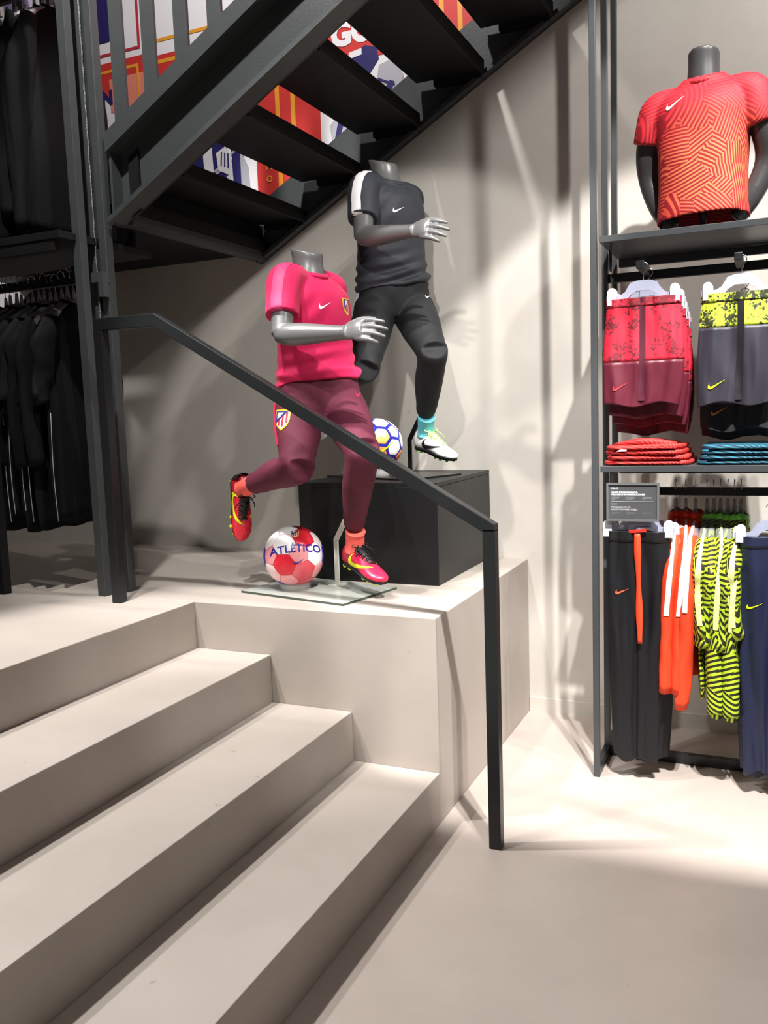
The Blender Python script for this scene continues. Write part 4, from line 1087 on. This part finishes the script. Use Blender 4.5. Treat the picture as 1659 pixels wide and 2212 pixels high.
for i in range(3): copy_thing(h1, (0.640+0.006*i, 0.664+0.05*i, 1.8825-0.034*(i+1)+0.030), 0.0, ['frosted clip hanger of the second red and wine shorts', 'frosted clip hanger of the third red and wine shorts', 'frosted clip hanger of the rearmost red and wine shorts'][i], 'clip hangers on the upper arms')
s2 = shorts('yellow speckled and slate shorts hanging foremost on the right arm', 'yellow-topped shorts', (0.968, 0.614, 1.872), yelcols, 5.0, zsplit=0.125)
h2 = copy_thing(h1, (0.968, 0.614, 1.8865), 0.0, 'frosted clip hanger holding the yellow and slate shorts', 'clip hangers on the upper arms')
s3 = shorts('plain black shorts hanging right behind the yellow pair', G2, (0.975, 0.68, 1.80), darkcols, 8.0, length=0.42)
copy_thing(h1, (0.975, 0.68, 1.8145), 0.0, 'frosted clip hanger holding the black shorts in the middle', 'clip hangers on the upper arms')
copy_thing(s3, (0.975, 0.75, 1.77), 0.0, 'plain black shorts hanging rearmost behind the yellow pair', G2)
copy_thing(h1, (0.975, 0.75, 1.7845), 0.0, 'frosted clip hanger holding the rearmost black shorts', 'clip hangers on the upper arms')

# ------------------------------------------------------------------ folded shirts
M_redpat = pattern('scarlet dazzle print', lin(140, 14, 22), lin(228, 58, 48), scale=8.0, freq=80)
M_tealpat = pattern('teal dazzle print', lin(10, 42, 58), lin(30, 106, 130), scale=8.0, freq=80)
def folded(label, group, loc, m, seed, w=0.31, d=0.30, th=0.017, rz=0.0, name='folded_shirt'):
    root = thing(name, label, 'shirt', loc, rz, group)
    mb = MB(); n = 60; rows = []
    for k in range(9):
        t = PI*k/8; zz = th/2-th/2*math.cos(t); ins = 0.012*(1-math.sin(t)**0.6) if 0 < k < 8 else 0.012
        row = []
        for i in range(n):
            a = 2*PI*i/n; ca, sa = math.cos(a), math.sin(a); e = 2/7
            x = abs(ca)**e*(1 if ca > 0 else -1)*(w/2-ins); y = abs(sa)**e*(1 if sa > 0 else -1)*(d/2-ins)
            q = noise.noise(Vector((x*14+seed, y*14, seed)))
            row.append((x+q*0.006, y+q*0.005, zz+0.006*noise.noise(Vector((x*7, y*7, seed+2)))*(1 if k > 3 else 0.6)+0.004))
        rows.append(row)
    # fill top and bottom with centre rows
    c0 = [(p[0]*0.5, p[1]*0.5, p[2]) for p in rows[0]]; c1 = [(p[0]*0.5, p[1]*0.5, p[2]+0.002) for p in rows[-1]]
    mb.loft([c0]+rows+[c1], True); mb.build('folded_body', m, root, True)
    mb = MB(); tr = []
    for k in range(9):
        t = k/8; x = -w/2*0.8+w*0.8*t; tr.append([(x, -d/2+0.004, 0.006), (x, -d/2-0.004, 0.0045+th*0.3), (x, -d/2-0.003, th*0.75), (x, -d/2+0.006, th*0.85)])
    mb.loft(tr, True); mb.build('front_fold', m, root, True)
    return root
lb = ['scarlet patterned folded shirt, lowest of its pile', 'scarlet patterned folded shirt, second in its pile', 'scarlet patterned folded shirt, third in its pile', 'scarlet patterned folded shirt on top of its pile with white mark']
for i in range(4):
    r = folded(lb[i], 'folded scarlet shirts', (0.641-0.004*i, 0.765-0.003*i, Z2+0.0195*i-0.003), M_redpat, i*3.1, 0.325-0.012*i, 0.31, 0.019, 0.03*math.sin(i*2.3))
    if i == 3:
        mb = MB(); mb.prism([(-0.10, 0.0), (-0.065, 0.0), (-0.062, 0.006), (-0.085, 0.008)], -0.1585, -0.1565); mb.build('collar_mark', M_white, r)
        mb = MB(); rr = []
        for k in range(13):
            t = k/12; x = -0.11+0.22*t; b = 0.018*math.sin(PI*t); rr.append([(x, -0.12-0.02*math.sin(PI*t), 0.020), (x, -0.125-0.02*math.sin(PI*t), 0.026+b), (x, -0.10, 0.030+b), (x, 0.10, 0.026+b*0.7), (x, 0.11, 0.020)])
        mb.loft(rr, True); mb.build('rolled_collar', M_redpat, r, True)
lb = ['teal patterned folded shirt, lowest of its pile', 'teal patterned folded shirt, second in its pile', 'teal patterned folded shirt, third in its pile', 'teal patterned folded shirt on top of its pile']
for i in range(4): folded(lb[i], 'folded teal shirts', (0.985+0.004*i, 0.765-0.003*i, Z2+0.0185*i-0.003), M_tealpat, 20+i*2.7, 0.345-0.008*i, 0.31, 0.018, 0.03*math.sin(i*1.3+1))

# ------------------------------------------------------------------ sign in front of the hanger
sign = thing('sign_holder', 'grey framed product sign lettered in white above the black joggers', 'sign', (0.5925, 0.590, 1.042)); sg = V(*sign.location)
M_sign = mat('sign card', lin(74, 75, 78), 0.5); M_frame = mat('sign frame', lin(98, 100, 102), 0.4); M_dim = mat('dim print', lin(176, 176, 178), 0.6)
mb = MB(); o = [(-0.098, 0), (0.098, 0), (0.098, 0.147), (-0.098, 0.147)]; i_ = [(-0.090, 0.008), (0.090, 0.008), (0.090, 0.139), (-0.090, 0.139)]
for k in range(4):
    a, b = o[k], o[(k+1) % 4]; c, d = i_[(k+1) % 4], i_[k]; mb.prism([a, b, c, d], -0.006, 0.004)
f_ = mb.build('frame', M_frame, sign); f_['kind'] = 'stuff'
mb = MB(); mb.box((-0.090, -0.002, 0.008), (0.090, 0.003, 0.139)); mb.build('card', M_sign, sign)
def sign_text(body, x, z, size, m, bold=0.0, name='lettering'):
    bm = text_mesh(body, size, 0, bold, 'LEFT')
    for v in bm.verts: v.co = Vector((x+v.co.x, -0.0026, z+v.co.y))
    me = bpy.data.meshes.new(name); bm.to_mesh(me); bm.free(); o = link(name, me, m, sign); o['kind'] = 'stuff'
sign_text('SPEED FIT', -0.080, 0.126, 0.0062, M_white, 0.0002)
sign_text('AJUSTE DE RENDIMIENTO.\nVELOCIDAD SIN RESTRICCIONES.', -0.080, 0.107, 0.0084, M_white, 0.0004)
for x, z in ((-0.078, 0.0885), (-0.026, 0.0885), (0.036, 0.0885)): sign_text('Tejido muy ligero\npara la carrera\nrapida' if x < -0.05 else ('Tejido transpirable\nque mantiene la piel\nseca y comoda' if x < 0 else 'Zonas elasticas en la\nrodilla para moverte\nmejor'), x, z, 0.0042, M_dim)
mb = MB(); mb.box((-0.080, -0.0032, 0.0755), (0.078, -0.0021, 0.0768)); mb.build('rule', M_dim, sign)
sign_text('SPEED FIT', -0.080, 0.066, 0.0052, M_dim, 0.0001)
sign_text('PERFORMANCE FIT.\nUNCOMPROMISED SPEED.', -0.080, 0.049, 0.0084, M_dim, 0.0003)
for x, z in ((-0.078, 0.030), (-0.022, 0.030), (0.036, 0.030)): sign_text('Light cloth for fast\nrunning and quick\nmoves' if x < -0.05 else ('Breathable knit that\nkeeps the skin dry\nand cool' if x < 0 else 'Stretch panels at the\nknee for easy range\nof motion'), x, z, 0.0040, mat('faint print', lin(128, 128, 132), 0.6))
mb = MB(); mb.bar((0.02, 0.0, 0.10), (0.02, 0.02, 0.10), 0.02, 0.012, (1, 0, 0)); mb.build('clip', M_frame, sign)

# ------------------------------------------------------------------ joggers
def joggers(label, group, loc, m, m_mark, length, seed, cord=None, mark_at=(-0.085, -0.235), hip=0.118):
    root = thing('track_pants', label, 'track pants', loc, 0, group)
    rows = [(0.0, -hip, hip), (-0.04, -hip, hip), (-0.25, -hip-0.002, hip-0.002), (-0.5, -hip+0.006, hip-0.020), (-length*0.85, -hip+0.016, hip-0.036), (-length, -hip+0.024, hip-0.044)]
    mb, rings = sheet_pants(rows, -0.30, 0.020, seed, 28); me = mb.mesh('leg'); me.materials.append(m)
    link('legs', me, None, root, True); bv = bvh_of(me)
    mb = MB(); wr = [[(p[0]*1.01, p[1]*1.1-0.0006, p[2]+0.0004) for p in r] for r in rings if r[0][2] > -0.041]; mb.loft(wr, True); mb.build('waistband', M_blk if cord else m, root, True)
    decal('tick_mark', poly_mesh([tick(0.058, 0.14)], 0.012), bv, (mark_at[0]+0.03, -0.06, mark_at[1]), (1, 0, 0), (0, 0, 1), m_mark, root, 0.002)
    if cord:
        mb = MB(); R = []
        for k in range(30):
            t = k/29; z = -0.005-0.43*t; x = 0.002+0.010*t; w = 0.0105+0.0025*math.sin(t*11); y = -0.030-0.004*math.sin(t*7)
            R.append([(x-w, y, z), (x-w, y-0.0025, z), (x+w, y-0.0025, z), (x+w, y, z)])
        mb.loft(R, True); mb.build('drawcord', cord, root, True)
        mb = MB(); mb.bar((-0.03, -0.029, 0.002), (0.035, -0.031, 0.008), 0.012, 0.003, (0, 0, 1)); mb.build('cord_loop', mat('deep orange', lin(196, 40, 34), 0.6), root)
    return root
M_jog = mat('blue black joggers', lin(14, 15, 20), 0.55, bump=0.1, bump_scale=500); M_navy = mat('navy joggers', lin(26, 32, 60), 0.5, bump=0.1, bump_scale=500)
M_org = mat('neon orange', lin(240, 72, 36), 0.6)
j1 = joggers('black track pants with long orange drawcord, foremost below the sign', 'black track pants on the lower left arm', (0.608, 0.618, 1.000), M_jog, mat('orange mark', lin(255, 100, 70), 0.5), 0.915, 2.0, M_org)
copy_thing(h1, (0.608, 0.618, 1.0145), 0.0, 'milky clip hanger of the foremost black track pants under the sign', 'clip hangers on the lower arms')
jb = joggers('black track pants hanging directly behind the corded pair', 'black track pants on the lower left arm', (0.622, 0.680, 0.985), M_jog, M_jog, 0.915, 6.0)
copy_thing(h1, (0.622, 0.680, 0.9995), 0.0, 'milky clip hanger of the second black track pants', 'clip hangers on the lower arms')
copy_thing(jb, (0.640, 0.738, 0.97), 0.0, 'rearmost black track pants below the sign', 'black track pants on the lower left arm')
copy_thing(h1, (0.640, 0.738, 0.9845), 0.0, 'milky clip hanger of the rearmost black track pants', 'clip hangers on the lower arms')
j2 = joggers('navy track pants with yellow tick at the right edge, foremost', 'navy track pants', (1.088, 0.618, 0.990), M_navy, M_volt, 0.90, 11.0, None, (-0.092, -0.255))
copy_thing(h1, (1.088, 0.618, 1.0045), 0.0, 'milky clip hanger of the foremost navy track pants', 'clip hangers on the lower arms')
jc = joggers('navy track pants hanging behind the foremost navy pair', 'navy track pants', (1.075, 0.685, 0.975), M_navy, M_navy, 0.91, 14.0)
copy_thing(h1, (1.075, 0.685, 0.9895), 0.0, 'milky clip hanger of the second navy track pants', 'clip hangers on the lower arms')

# ------------------------------------------------------------------ tops hung sideways
def top_hanger(label, loc, group, rz, m, hook_z=0.125):
    root = thing('shirt_hanger', label, 'hanger', loc, rz, group)
    mb = MB(); R = []
    for k in range(17):
        t = -1+2*k/16; x = 0.19*t; z = 0.0-0.075*abs(t)**1.6+0.03*(1-abs(t))**2; w = 0.007+0.012*abs(t)
        R.append([(x, -w, z-0.012), (x, w, z-0.012), (x, w, z+0.010), (x, 0, z+0.015), (x, -w, z+0.010)])
    mb.loft(R, True); mb.build('shoulder_bar', m, root, True)
    mb = MB(); mb.tube([(0, 0, 0.03), (0, 0, 0.085)], [0.011, 0.006], 10); mb.build('neck', m, root, True)
    mb = MB(); r_ = 0.021
    mb.tube([(0, 0, 0.08), (0, 0.002, hook_z-0.03), (0, 0.0, hook_z-0.012)]+[(r_*math.sin(t)-0.004+0.004, 0, hook_z+r_-r_*math.cos(t)-0.004) for t in [-0.9-0.42*k for k in range(9)]], 0.0017, 6); mb.build('hook', M_wire, root, True)
    return root
def hung_top(label, cat, name, loc, rz, group, m, hem, sleeve_len, seed, stripe=None, collar=None, w=0.235, thick=0.022, cuff=0.055, sl_w=0.062, sleeve_out=0.0, front_only=False):
    """garment on a hanger: x across the shoulders, y through the cloth, z=0 at the neck"""
    root = thing(name, label, cat, loc, rz, group)
    rows = [(0.012, 0.062, 0.030), (0.0, 0.085, 0.030), (-0.03, 0.135, 0.027), (-0.07, 0.19, 0.026), (-0.10, 0.205, thick), (-0.22, w*0.92, thick), (-hem*0.6, w*0.95, thick*1.05), (-hem, w, thick*0.95)]
    mb = MB(); R = []
    for z, hw, th in catmull(rows, 5):
        ring = []; n = 44
        for k in range(n):
            t = 2*PI*k/n; c, s_ = math.cos(t), math.sin(t)
            x = hw*abs(c)**0.8*(1 if c > 0 else -1); d = max(0, min(1, -z/0.25))
            q = noise.noise(Vector((x*11, seed, z*2.6)))*0.020*d+noise.noise(Vector((x*22, seed+4, z*5)))*0.008*d
            y = th*abs(s_)**0.85*(1 if s_ > 0 else -1)+q+0.012*math.sin(z*4+seed)*d
            ring.append((x+0.012*math.sin(z*6+seed)*d*(1 if c > 0 else 0.6), y, z+0.008*math.sin(x*30+seed)*(1 if z <= -hem+0.01 else 0)))
        R.append(ring)
    mb.loft(R, True); mb.build('body_panel', m, root, True)
    sleeves = []
    for s_ in (-1, 1):
        mb = MB(); R = []; m_ = 26
        for k in range(m_+1):
            t = k/m_; L = sleeve_len
            cx = s_*(0.165+0.055*min(1, t*3.5)+sleeve_out*t); cz = -0.045-L*t-(0.0 if t > 0.15 else -0.0)
            rx = sl_w*(0.55+0.45*min(1, t*5))*(1-0.38*max(0, t-0.35)/0.65*(1 if sleeve_len > 0.35 else 0.2)); ry = 0.030*(0.6+0.4*min(1, t*4))*(1 if sleeve_len > 0.35 else 0.8)
            ring = []
            for j in range(20):
                a = 2*PI*j/20
                q = noise.noise(Vector((a*1.2+seed, t*6, s_*3+seed)))*0.009
                ring.append((cx+(rx+q)*math.cos(a)+0.006*math.sin(t*9+seed), (ry+q)*math.sin(a)+0.014*math.sin(t*3+seed)*s_, cz+0.012*math.cos(a)*s_*-1*(1 if t > 0.97 else 0)))
            R.append(ring)
        mb.loft(R, True); me = mb.mesh('sleeve'); sl = link('sleeve', me, m, root, True); sleeves.append(sl)
        if stripe:
            ss = MB(); rr = []; upto = stripe[1]
            for ring, k in zip(R, range(m_+1)):
                if k/m_ > upto: break
                i0 = 10 if s_ < 0 else 0
                row = []
                for j in (-1, -0.5, 0, 0.5, 1):
                    jf = math.floor(j); p = Vector(ring[(i0+jf) % 20]).lerp(Vector(ring[(i0+jf+1) % 20]), j-jf); c = sum((Vector(q) for q in ring), Vector())/20
                    row.append(tuple(c+(p-c)*1.035+Vector((s_*0.0012, 0, 0))))
                rr.append(row)
            first = [(s_*(0.07), p[1]*0.5, 0.006) for p in rr[0]]; mid = [(s_*0.13, p[1]*0.8, -0.018) for p in rr[0]]
            ss.loft([first, mid]+rr, False, False); ss.build('sleeve_stripe', stripe[0], root, True)
    mb = MB(); R = []
    for k in range(29):
        t = 2*PI*k/28; c, s2 = math.cos(t), math.sin(t)
        R.append([(0.066*c, 0.033*s2, 0.004-0.01*abs(s2)), (0.062*c, 0.031*s2, 0.034-0.012*abs(s2)), (0.054*c, 0.024*s2, 0.036-0.012*abs(s2)), (0.054*c, 0.022*s2, 0.0)])
    mb.loft(R, False); mb.build('collar', collar or m, root, True)
    mb = MB(); R = [[], []]
    return root
M_org2 = mat('dark orange collar', lin(236, 52, 30), 0.6); M_oglow = M_org
M_ypat = pattern('volt dazzle print', lin(30, 32, 12), lin(188, 216, 46), scale=10.0, freq=52, duty=0.5); M_refl = mat('reflective white tape', lin(250, 250, 250), 0.4)
M_ytape = mat('pale volt tape', lin(240, 252, 160), 0.4)
M_hclear = mat('smoky clear hanger', lin(150, 150, 156), 0.15, alpha=0.5); M_hgrey = mat('lilac grey clear hanger', lin(186, 180, 190), 0.3, trans=0.35)
ol = ['neon orange training top with white sleeve stripe, leftmost of three', 'neon orange training top with white sleeve stripe, middle of three', 'neon orange training top with white sleeve stripe, rightmost of three']
hz_ = 1.149
for i in range(3):
    x = 0.726+0.037*i
    if i == 0: og = hung_top(ol[0], 'training top', 'training_top', (x, 0.847, 1.028), PI/2, 'neon orange training tops', M_org, 0.62, 0.60, 2.2, (M_refl, 0.50), M_org2, 0.235, 0.014, sl_w=0.058)
    elif i == 1: copy_thing(og, (x, 0.847, 1.028), PI/2+0.03, ol[1])
    else:
        og2 = hung_top(ol[2], 'training top', 'training_top', (x+0.004, 0.842, 1.024), PI/2-0.10, 'neon orange training tops', M_org, 0.60, 0.655, 7.4, (M_refl, 0.46), M_org2, 0.235, 0.016, sl_w=0.060)
yl = ['neon yellow and black patterned top, leftmost of six', 'neon yellow and black patterned top, second from the orange ones', 'neon yellow and black patterned top, third from the orange ones', 'neon yellow and black patterned top, third from the navy pants', 'neon yellow and black patterned top, second from the navy pants', 'neon yellow and black patterned top, beside the navy pants']
ys_ = [0.843, 0.868, 0.893, 0.920, 0.944, 0.968]
ya = hung_top(yl[0], 'training top', 'training_top', (ys_[0], 0.850, 1.015), PI/2, 'neon yellow patterned tops', M_ypat, 0.66, 0.36, 3.3, (M_ytape, 0.9), M_lime, 0.235, 0.013, sl_w=0.062)
yc = hung_top(yl[1], 'training top', 'training_top', (ys_[1], 0.852, 1.018), PI/2-0.05, 'neon yellow patterned tops', M_ypat, 0.62, 0.40, 13.3, None, M_lime, 0.235, 0.013, sl_w=0.064)
yb = hung_top(yl[2], 'training top', 'training_top', (ys_[2], 0.846, 1.02), PI/2+0.05, 'neon yellow patterned tops', M_ypat, 0.68, 0.67, 9.1, (M_ytape, 0.5), M_lime, 0.235, 0.013, sl_w=0.060)
for i in (3, 4, 5): copy_thing((yc, yb, ya)[i-3], (ys_[i], 0.850-0.004*i, 1.015+0.003*(i % 3)), PI/2+0.06*math.sin(i*2), yl[i])
hg = top_hanger('smoky clear hanger carrying the leftmost orange top', (0.726, 0.847, 1.020), 'smoky hangers on the lower rail', PI/2, M_hclear)
names = ['the middle orange top', 'the rightmost orange top', 'the leftmost neon yellow top', 'the second neon yellow top', 'the third neon yellow top', 'the fourth neon yellow top', 'the fifth neon yellow top', 'the neon yellow top beside the navy pants']
for i, x in enumerate([0.763, 0.800]+ys_): copy_thing(hg, (x, 0.847, 1.020), PI/2+0.05*math.sin(i*1.9), 'smoky clear hanger carrying '+names[i])

# ------------------------------------------------------------------ torso form on the top shelf
tor = thing('torso_form', 'headless grey torso form in red patterned shirt on the top shelf', 'mannequin', (0.825, 0.80, Z1)); to_ = V(*tor.location)
M_tskin = mat('dark grey torso', lin(64, 64, 64), 0.35, 0.1)
tyaw = -100
f_, l_ = yaw(tyaw)
mb = MB(to_); cx, cy = 0.822, 0.80
trunk(mb, [(cx, cy, 2.60, tyaw, 0.062, 0.06, 0.062, -0.2, 0), (cx, cy, 2.67, tyaw, 0.060, 0.058, 0.060, -0.05, 0), (cx, cy, 2.73, tyaw, 0.056, 0.056, 0.058, 0.05, 0), (cx, cy, 2.775, tyaw, 0.057, 0.060, 0.062, 0.14, 0)], 32, 4, 2.05)
trunk(mb, [(cx, cy, 2.28, tyaw, 0.13, 0.09, 0.09, 0, 0), (cx, cy, 2.42, tyaw, 0.14, 0.10, 0.09, 0, 0), (cx, cy, 2.55, tyaw, 0.15, 0.10, 0.09, 0, 0), (cx, cy, 2.63, tyaw, 0.10, 0.06, 0.07, 0, 0)], 28, 4)
for sgn in (-1, 1):
    sh = V(cx, cy, 2.60)+l_*sgn*0.165
    limb(mb, [sh, sh+l_*sgn*0.045+V(0, 0, -0.13)-f_*0.02, sh+l_*sgn*0.05+V(0, 0, -0.24)-f_*0.05, sh+l_*sgn*0.005+V(0, 0, -0.36)-f_*0.03, sh-l_*sgn*0.05+V(0, 0, -0.44)-f_*0.02], [0.055, 0.050, 0.043, 0.038, 0.030], 20, 5)
me = voxel(mb, 0.006, 5); me.materials.append(M_tskin); link('body', me, None, tor, True)
mb = MB(to_)
trunk(mb, [(cx, cy, 2.165, tyaw, 0.168, 0.115, 0.115, 0.10, 0.02), (cx, cy, 2.20, tyaw, 0.166, 0.114, 0.112, 0.05, 0.02), (cx, cy, 2.32, tyaw, 0.160, 0.112, 0.105, 0, 0), (cx, cy, 2.46, tyaw, 0.166, 0.118, 0.105, 0, 0), (cx, cy, 2.56, tyaw, 0.176, 0.116, 0.108, 0, 0), (cx, cy, 2.625, tyaw, 0.150, 0.095, 0.095, -0.1, 0), (cx, cy, 2.665, tyaw, 0.102, 0.075, 0.082, -0.3, 0), (cx, cy, 2.69, tyaw, 0.075, 0.066, 0.074, -0.3, 0)], 40, 5, 2.4)
for sgn in (-1, 1):
    sh = V(cx, cy, 2.60)+l_*sgn*0.165
    limb(mb, [sh-l_*sgn*0.08+V(0, 0, 0.01), sh, sh+l_*sgn*0.022+V(0, 0, -0.06), sh+l_*sgn*0.036+V(0, 0, -0.115)-f_*0.01], [0.060, 0.066, 0.067, 0.065], 26, 5)
me = voxel(mb, 0.0065, 6)
displace(me, lambda co, nr: 0.003*swirl(co, 7, 4)+0.0012*swirl(co, 18, 6))
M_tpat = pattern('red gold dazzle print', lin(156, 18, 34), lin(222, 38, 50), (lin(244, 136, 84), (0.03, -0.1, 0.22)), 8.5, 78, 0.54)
# open hem: drop the closing faces below
bm = bmesh.new(); bm.from_mesh(me)
bmesh.ops.delete(bm, geom=[f for f in bm.faces if f.normal.z < -0.75 and f.calc_center_median().z < 0.10], context='FACES'); bm.to_mesh(me); bm.free()
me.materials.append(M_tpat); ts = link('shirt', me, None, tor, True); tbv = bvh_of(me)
so_ = ts.modifiers.new('thickness', 'SOLIDIFY'); so_.thickness = 0.003
mb = MB(to_); cr = []
for k in range(37):
    t = 2*PI*k/36; a, b = math.cos(t), math.sin(t); p = V(cx, cy, 2.682)+f_*a*0.068+l_*b*0.072; p[2] -= 0.3*a*0.068; o = unit(f_*a+l_*b)
    cr.append([tuple(p+o*0.007-V(0, 0, 0.012)), tuple(p+o*0.002+V(0, 0, 0.010)), tuple(p-o*0.003+V(0, 0, 0.008)), tuple(p-o*0.003-V(0, 0, 0.014))])
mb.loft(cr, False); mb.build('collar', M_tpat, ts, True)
decal('chest_mark', poly_mesh([tick(0.075, 0.22)], 0.01), tbv, Vector(V(cx, cy, 2.585)-to_+f_*0.25-l_*0.075), Vector(l_), (0, 0, 1), M_white, ts, 0.002)
mb = MB(to_); mb.tube([(cx, cy, Z1+0.008), (cx, cy, 2.30)], 0.013, 12); mb.build('pole', M_blk, tor, True)
mb = MB(to_); mb.tube([(cx, cy, Z1+0.0005), (cx, cy, Z1+0.006), (cx, cy, Z1+0.009)], [0.10, 0.10, 0.09], 32); mb.build('foot', M_blk, tor, True)

# ================================================================== LEFT CLOTHES RAIL
lr = thing('garment_rail', 'black two-tier clothes rail beside the steel column', 'clothes rail', (-1.85, 0.2, PZ)); lo_ = V(*lr.location)
M_r = M_steel_dark
pf = box('post', (-1.51, -0.025, PZ), (-1.47, 0.015, 3.55), M_steel, lr, lo_)
for x, y in ((-1.97, -0.095), (-3.0, -0.095), (-1.80, 0.44), (-3.0, 0.44)): box('post', (x-0.02, y-0.02, PZ), (x+0.02, y+0.02, 3.55 if y < 0.2 else 2.214), M_r, lr, lo_)
box('hanging_rail', (-3.0, 0.185, 2.092), (-1.53, 0.215, 2.130), M_r, lr, lo_); box('hanging_rail', (-3.0, 0.185, 3.313), (-1.53, 0.215, 3.348), M_r, lr, lo_)
box('end_bar', (-1.56, 0.01, 2.095), (-1.53, 0.215, 2.128), M_r, lr, lo_); box('end_bar', (-1.56, 0.01, 3.313), (-1.53, 0.215, 3.348), M_r, lr, lo_)
box('shelf_board', (-3.0, -0.115, 2.215), (-1.49, 0.44, 2.245), M_r, lr, lo_)
box('front_rail', (-2.98, -0.110, 2.17), (-1.53, -0.080, 2.214), M_r, lr, lo_)
M_tee = mat('black cotton', lin(18, 19, 21), 0.9, spec=0.15); M_tee2 = mat('charcoal cotton', lin(26, 26, 29), 0.9, spec=0.15); M_tee3 = mat('ink black cotton', lin(14, 15, 17), 0.9, spec=0.15)
M_pipe = mat('reflective piping', lin(190, 190, 196), 0.4)
LT = 'black tops on the lower rail'; LU = 'dark sweatshirts on the upper rail'
ord_ = ['first', 'second', 'third', 'fourth', 'fifth', 'sixth', 'seventh', 'eighth', 'ninth', 'tenth', 'eleventh', 'twelfth', 'thirteenth']
protos = []
for i, (m, sd, hem, slv, pipe) in enumerate(((M_tee, 1.5, 0.92, 0.36, True), (M_tee3, 4.1, 0.95, 0.62, False), (M_tee2, 7.7, 0.90, 0.34, True))):
    t = hung_top('x', 'top', 'black_top', (0, 0, 0), PI/2, LT, m, hem, slv, sd, None, None, 0.24, 0.016, sl_w=0.066, sleeve_out=0.02)
    if pipe:
        mb = MB(); mb.tube([(-0.232-0.006*math.sin(z*9+sd), -0.016, -z) for z in np.linspace(0.45, hem-0.01, 14)], 0.0016, 5); mb.build('piping', M_pipe, t, True)
        mb = MB(); mb.prism([(-0.24-0.045, -0.045-slv+0.02), (-0.24+0.02, -0.045-slv+0.004), (-0.24+0.02, -0.045-slv+0.014), (-0.24-0.045, -0.045-slv+0.028)], -0.028, -0.024) if False else None
    protos.append(t)
x = -1.735; k = 0
for i in range(13):
    p = protos[(i*2+i//3) % 3]
    lab = ('long black top on the lower rail, nearest the steel column' if i == 0 else 'long black top, %s from the steel column on the lower rail' % ord_[i])
    loc = (x, 0.20+0.006*math.sin(i*2.2), 1.985+0.008*math.sin(i*1.4)); rz = PI/2+0.12*math.sin(i*1.7)+(0.10 if i < 3 else 0)
    c = copy_thing(p, loc, rz, lab)
    if i == 0: hgl = top_hanger('lilac-grey clear hanger nearest the steel column', (loc[0], 0.2, loc[2]+0.006), 'clear hangers on the left lower rail', rz, M_hgrey)
    else: copy_thing(hgl, (loc[0], 0.2, loc[2]+0.006), rz, 'lilac-grey clear hanger, %s from the steel column' % ord_[i])
    x -= 0.034+0.006*math.sin(i*3.3)
for t in protos:
    for ch in list(t.children_recursive): bpy.data.objects.remove(ch)
    bpy.data.objects.remove(t)
protos = []
for i, (m, sd, hem, slv) in enumerate(((M_tee2, 11.5, 0.86, 0.80), (M_tee, 14.1, 0.92, 0.86), (M_tee3, 17.7, 0.88, 0.90))):
    protos.append(hung_top('x', 'sweatshirt', 'dark_sweatshirt', (0, 0, 0), PI/2, LU, m, hem, slv, sd, None, None, 0.25, 0.022, sl_w=0.070, sleeve_out=0.01))
x = -1.73
for i in range(8):
    p = protos[(i+1+i//3) % 3]
    lab = ('dark sweatshirt on the upper rail, nearest the steel column' if i == 0 else 'dark sweatshirt, %s from the steel column on the upper rail' % ord_[i])
    loc = (x, 0.2, 3.20+0.008*math.sin(i*1.4)); rz = PI/2+0.08*math.sin(i*1.9)
    copy_thing(p, loc, rz, lab)
    copy_thing(hgl, (loc[0], 0.2, loc[2]+0.006), rz, 'lilac-grey clear hanger, %s on the upper left rail' % ord_[i], 'clear hangers on the left upper rail')
    x -= 0.052
for t in protos:
    for ch in list(t.children_recursive): bpy.data.objects.remove(ch)
    bpy.data.objects.remove(t)
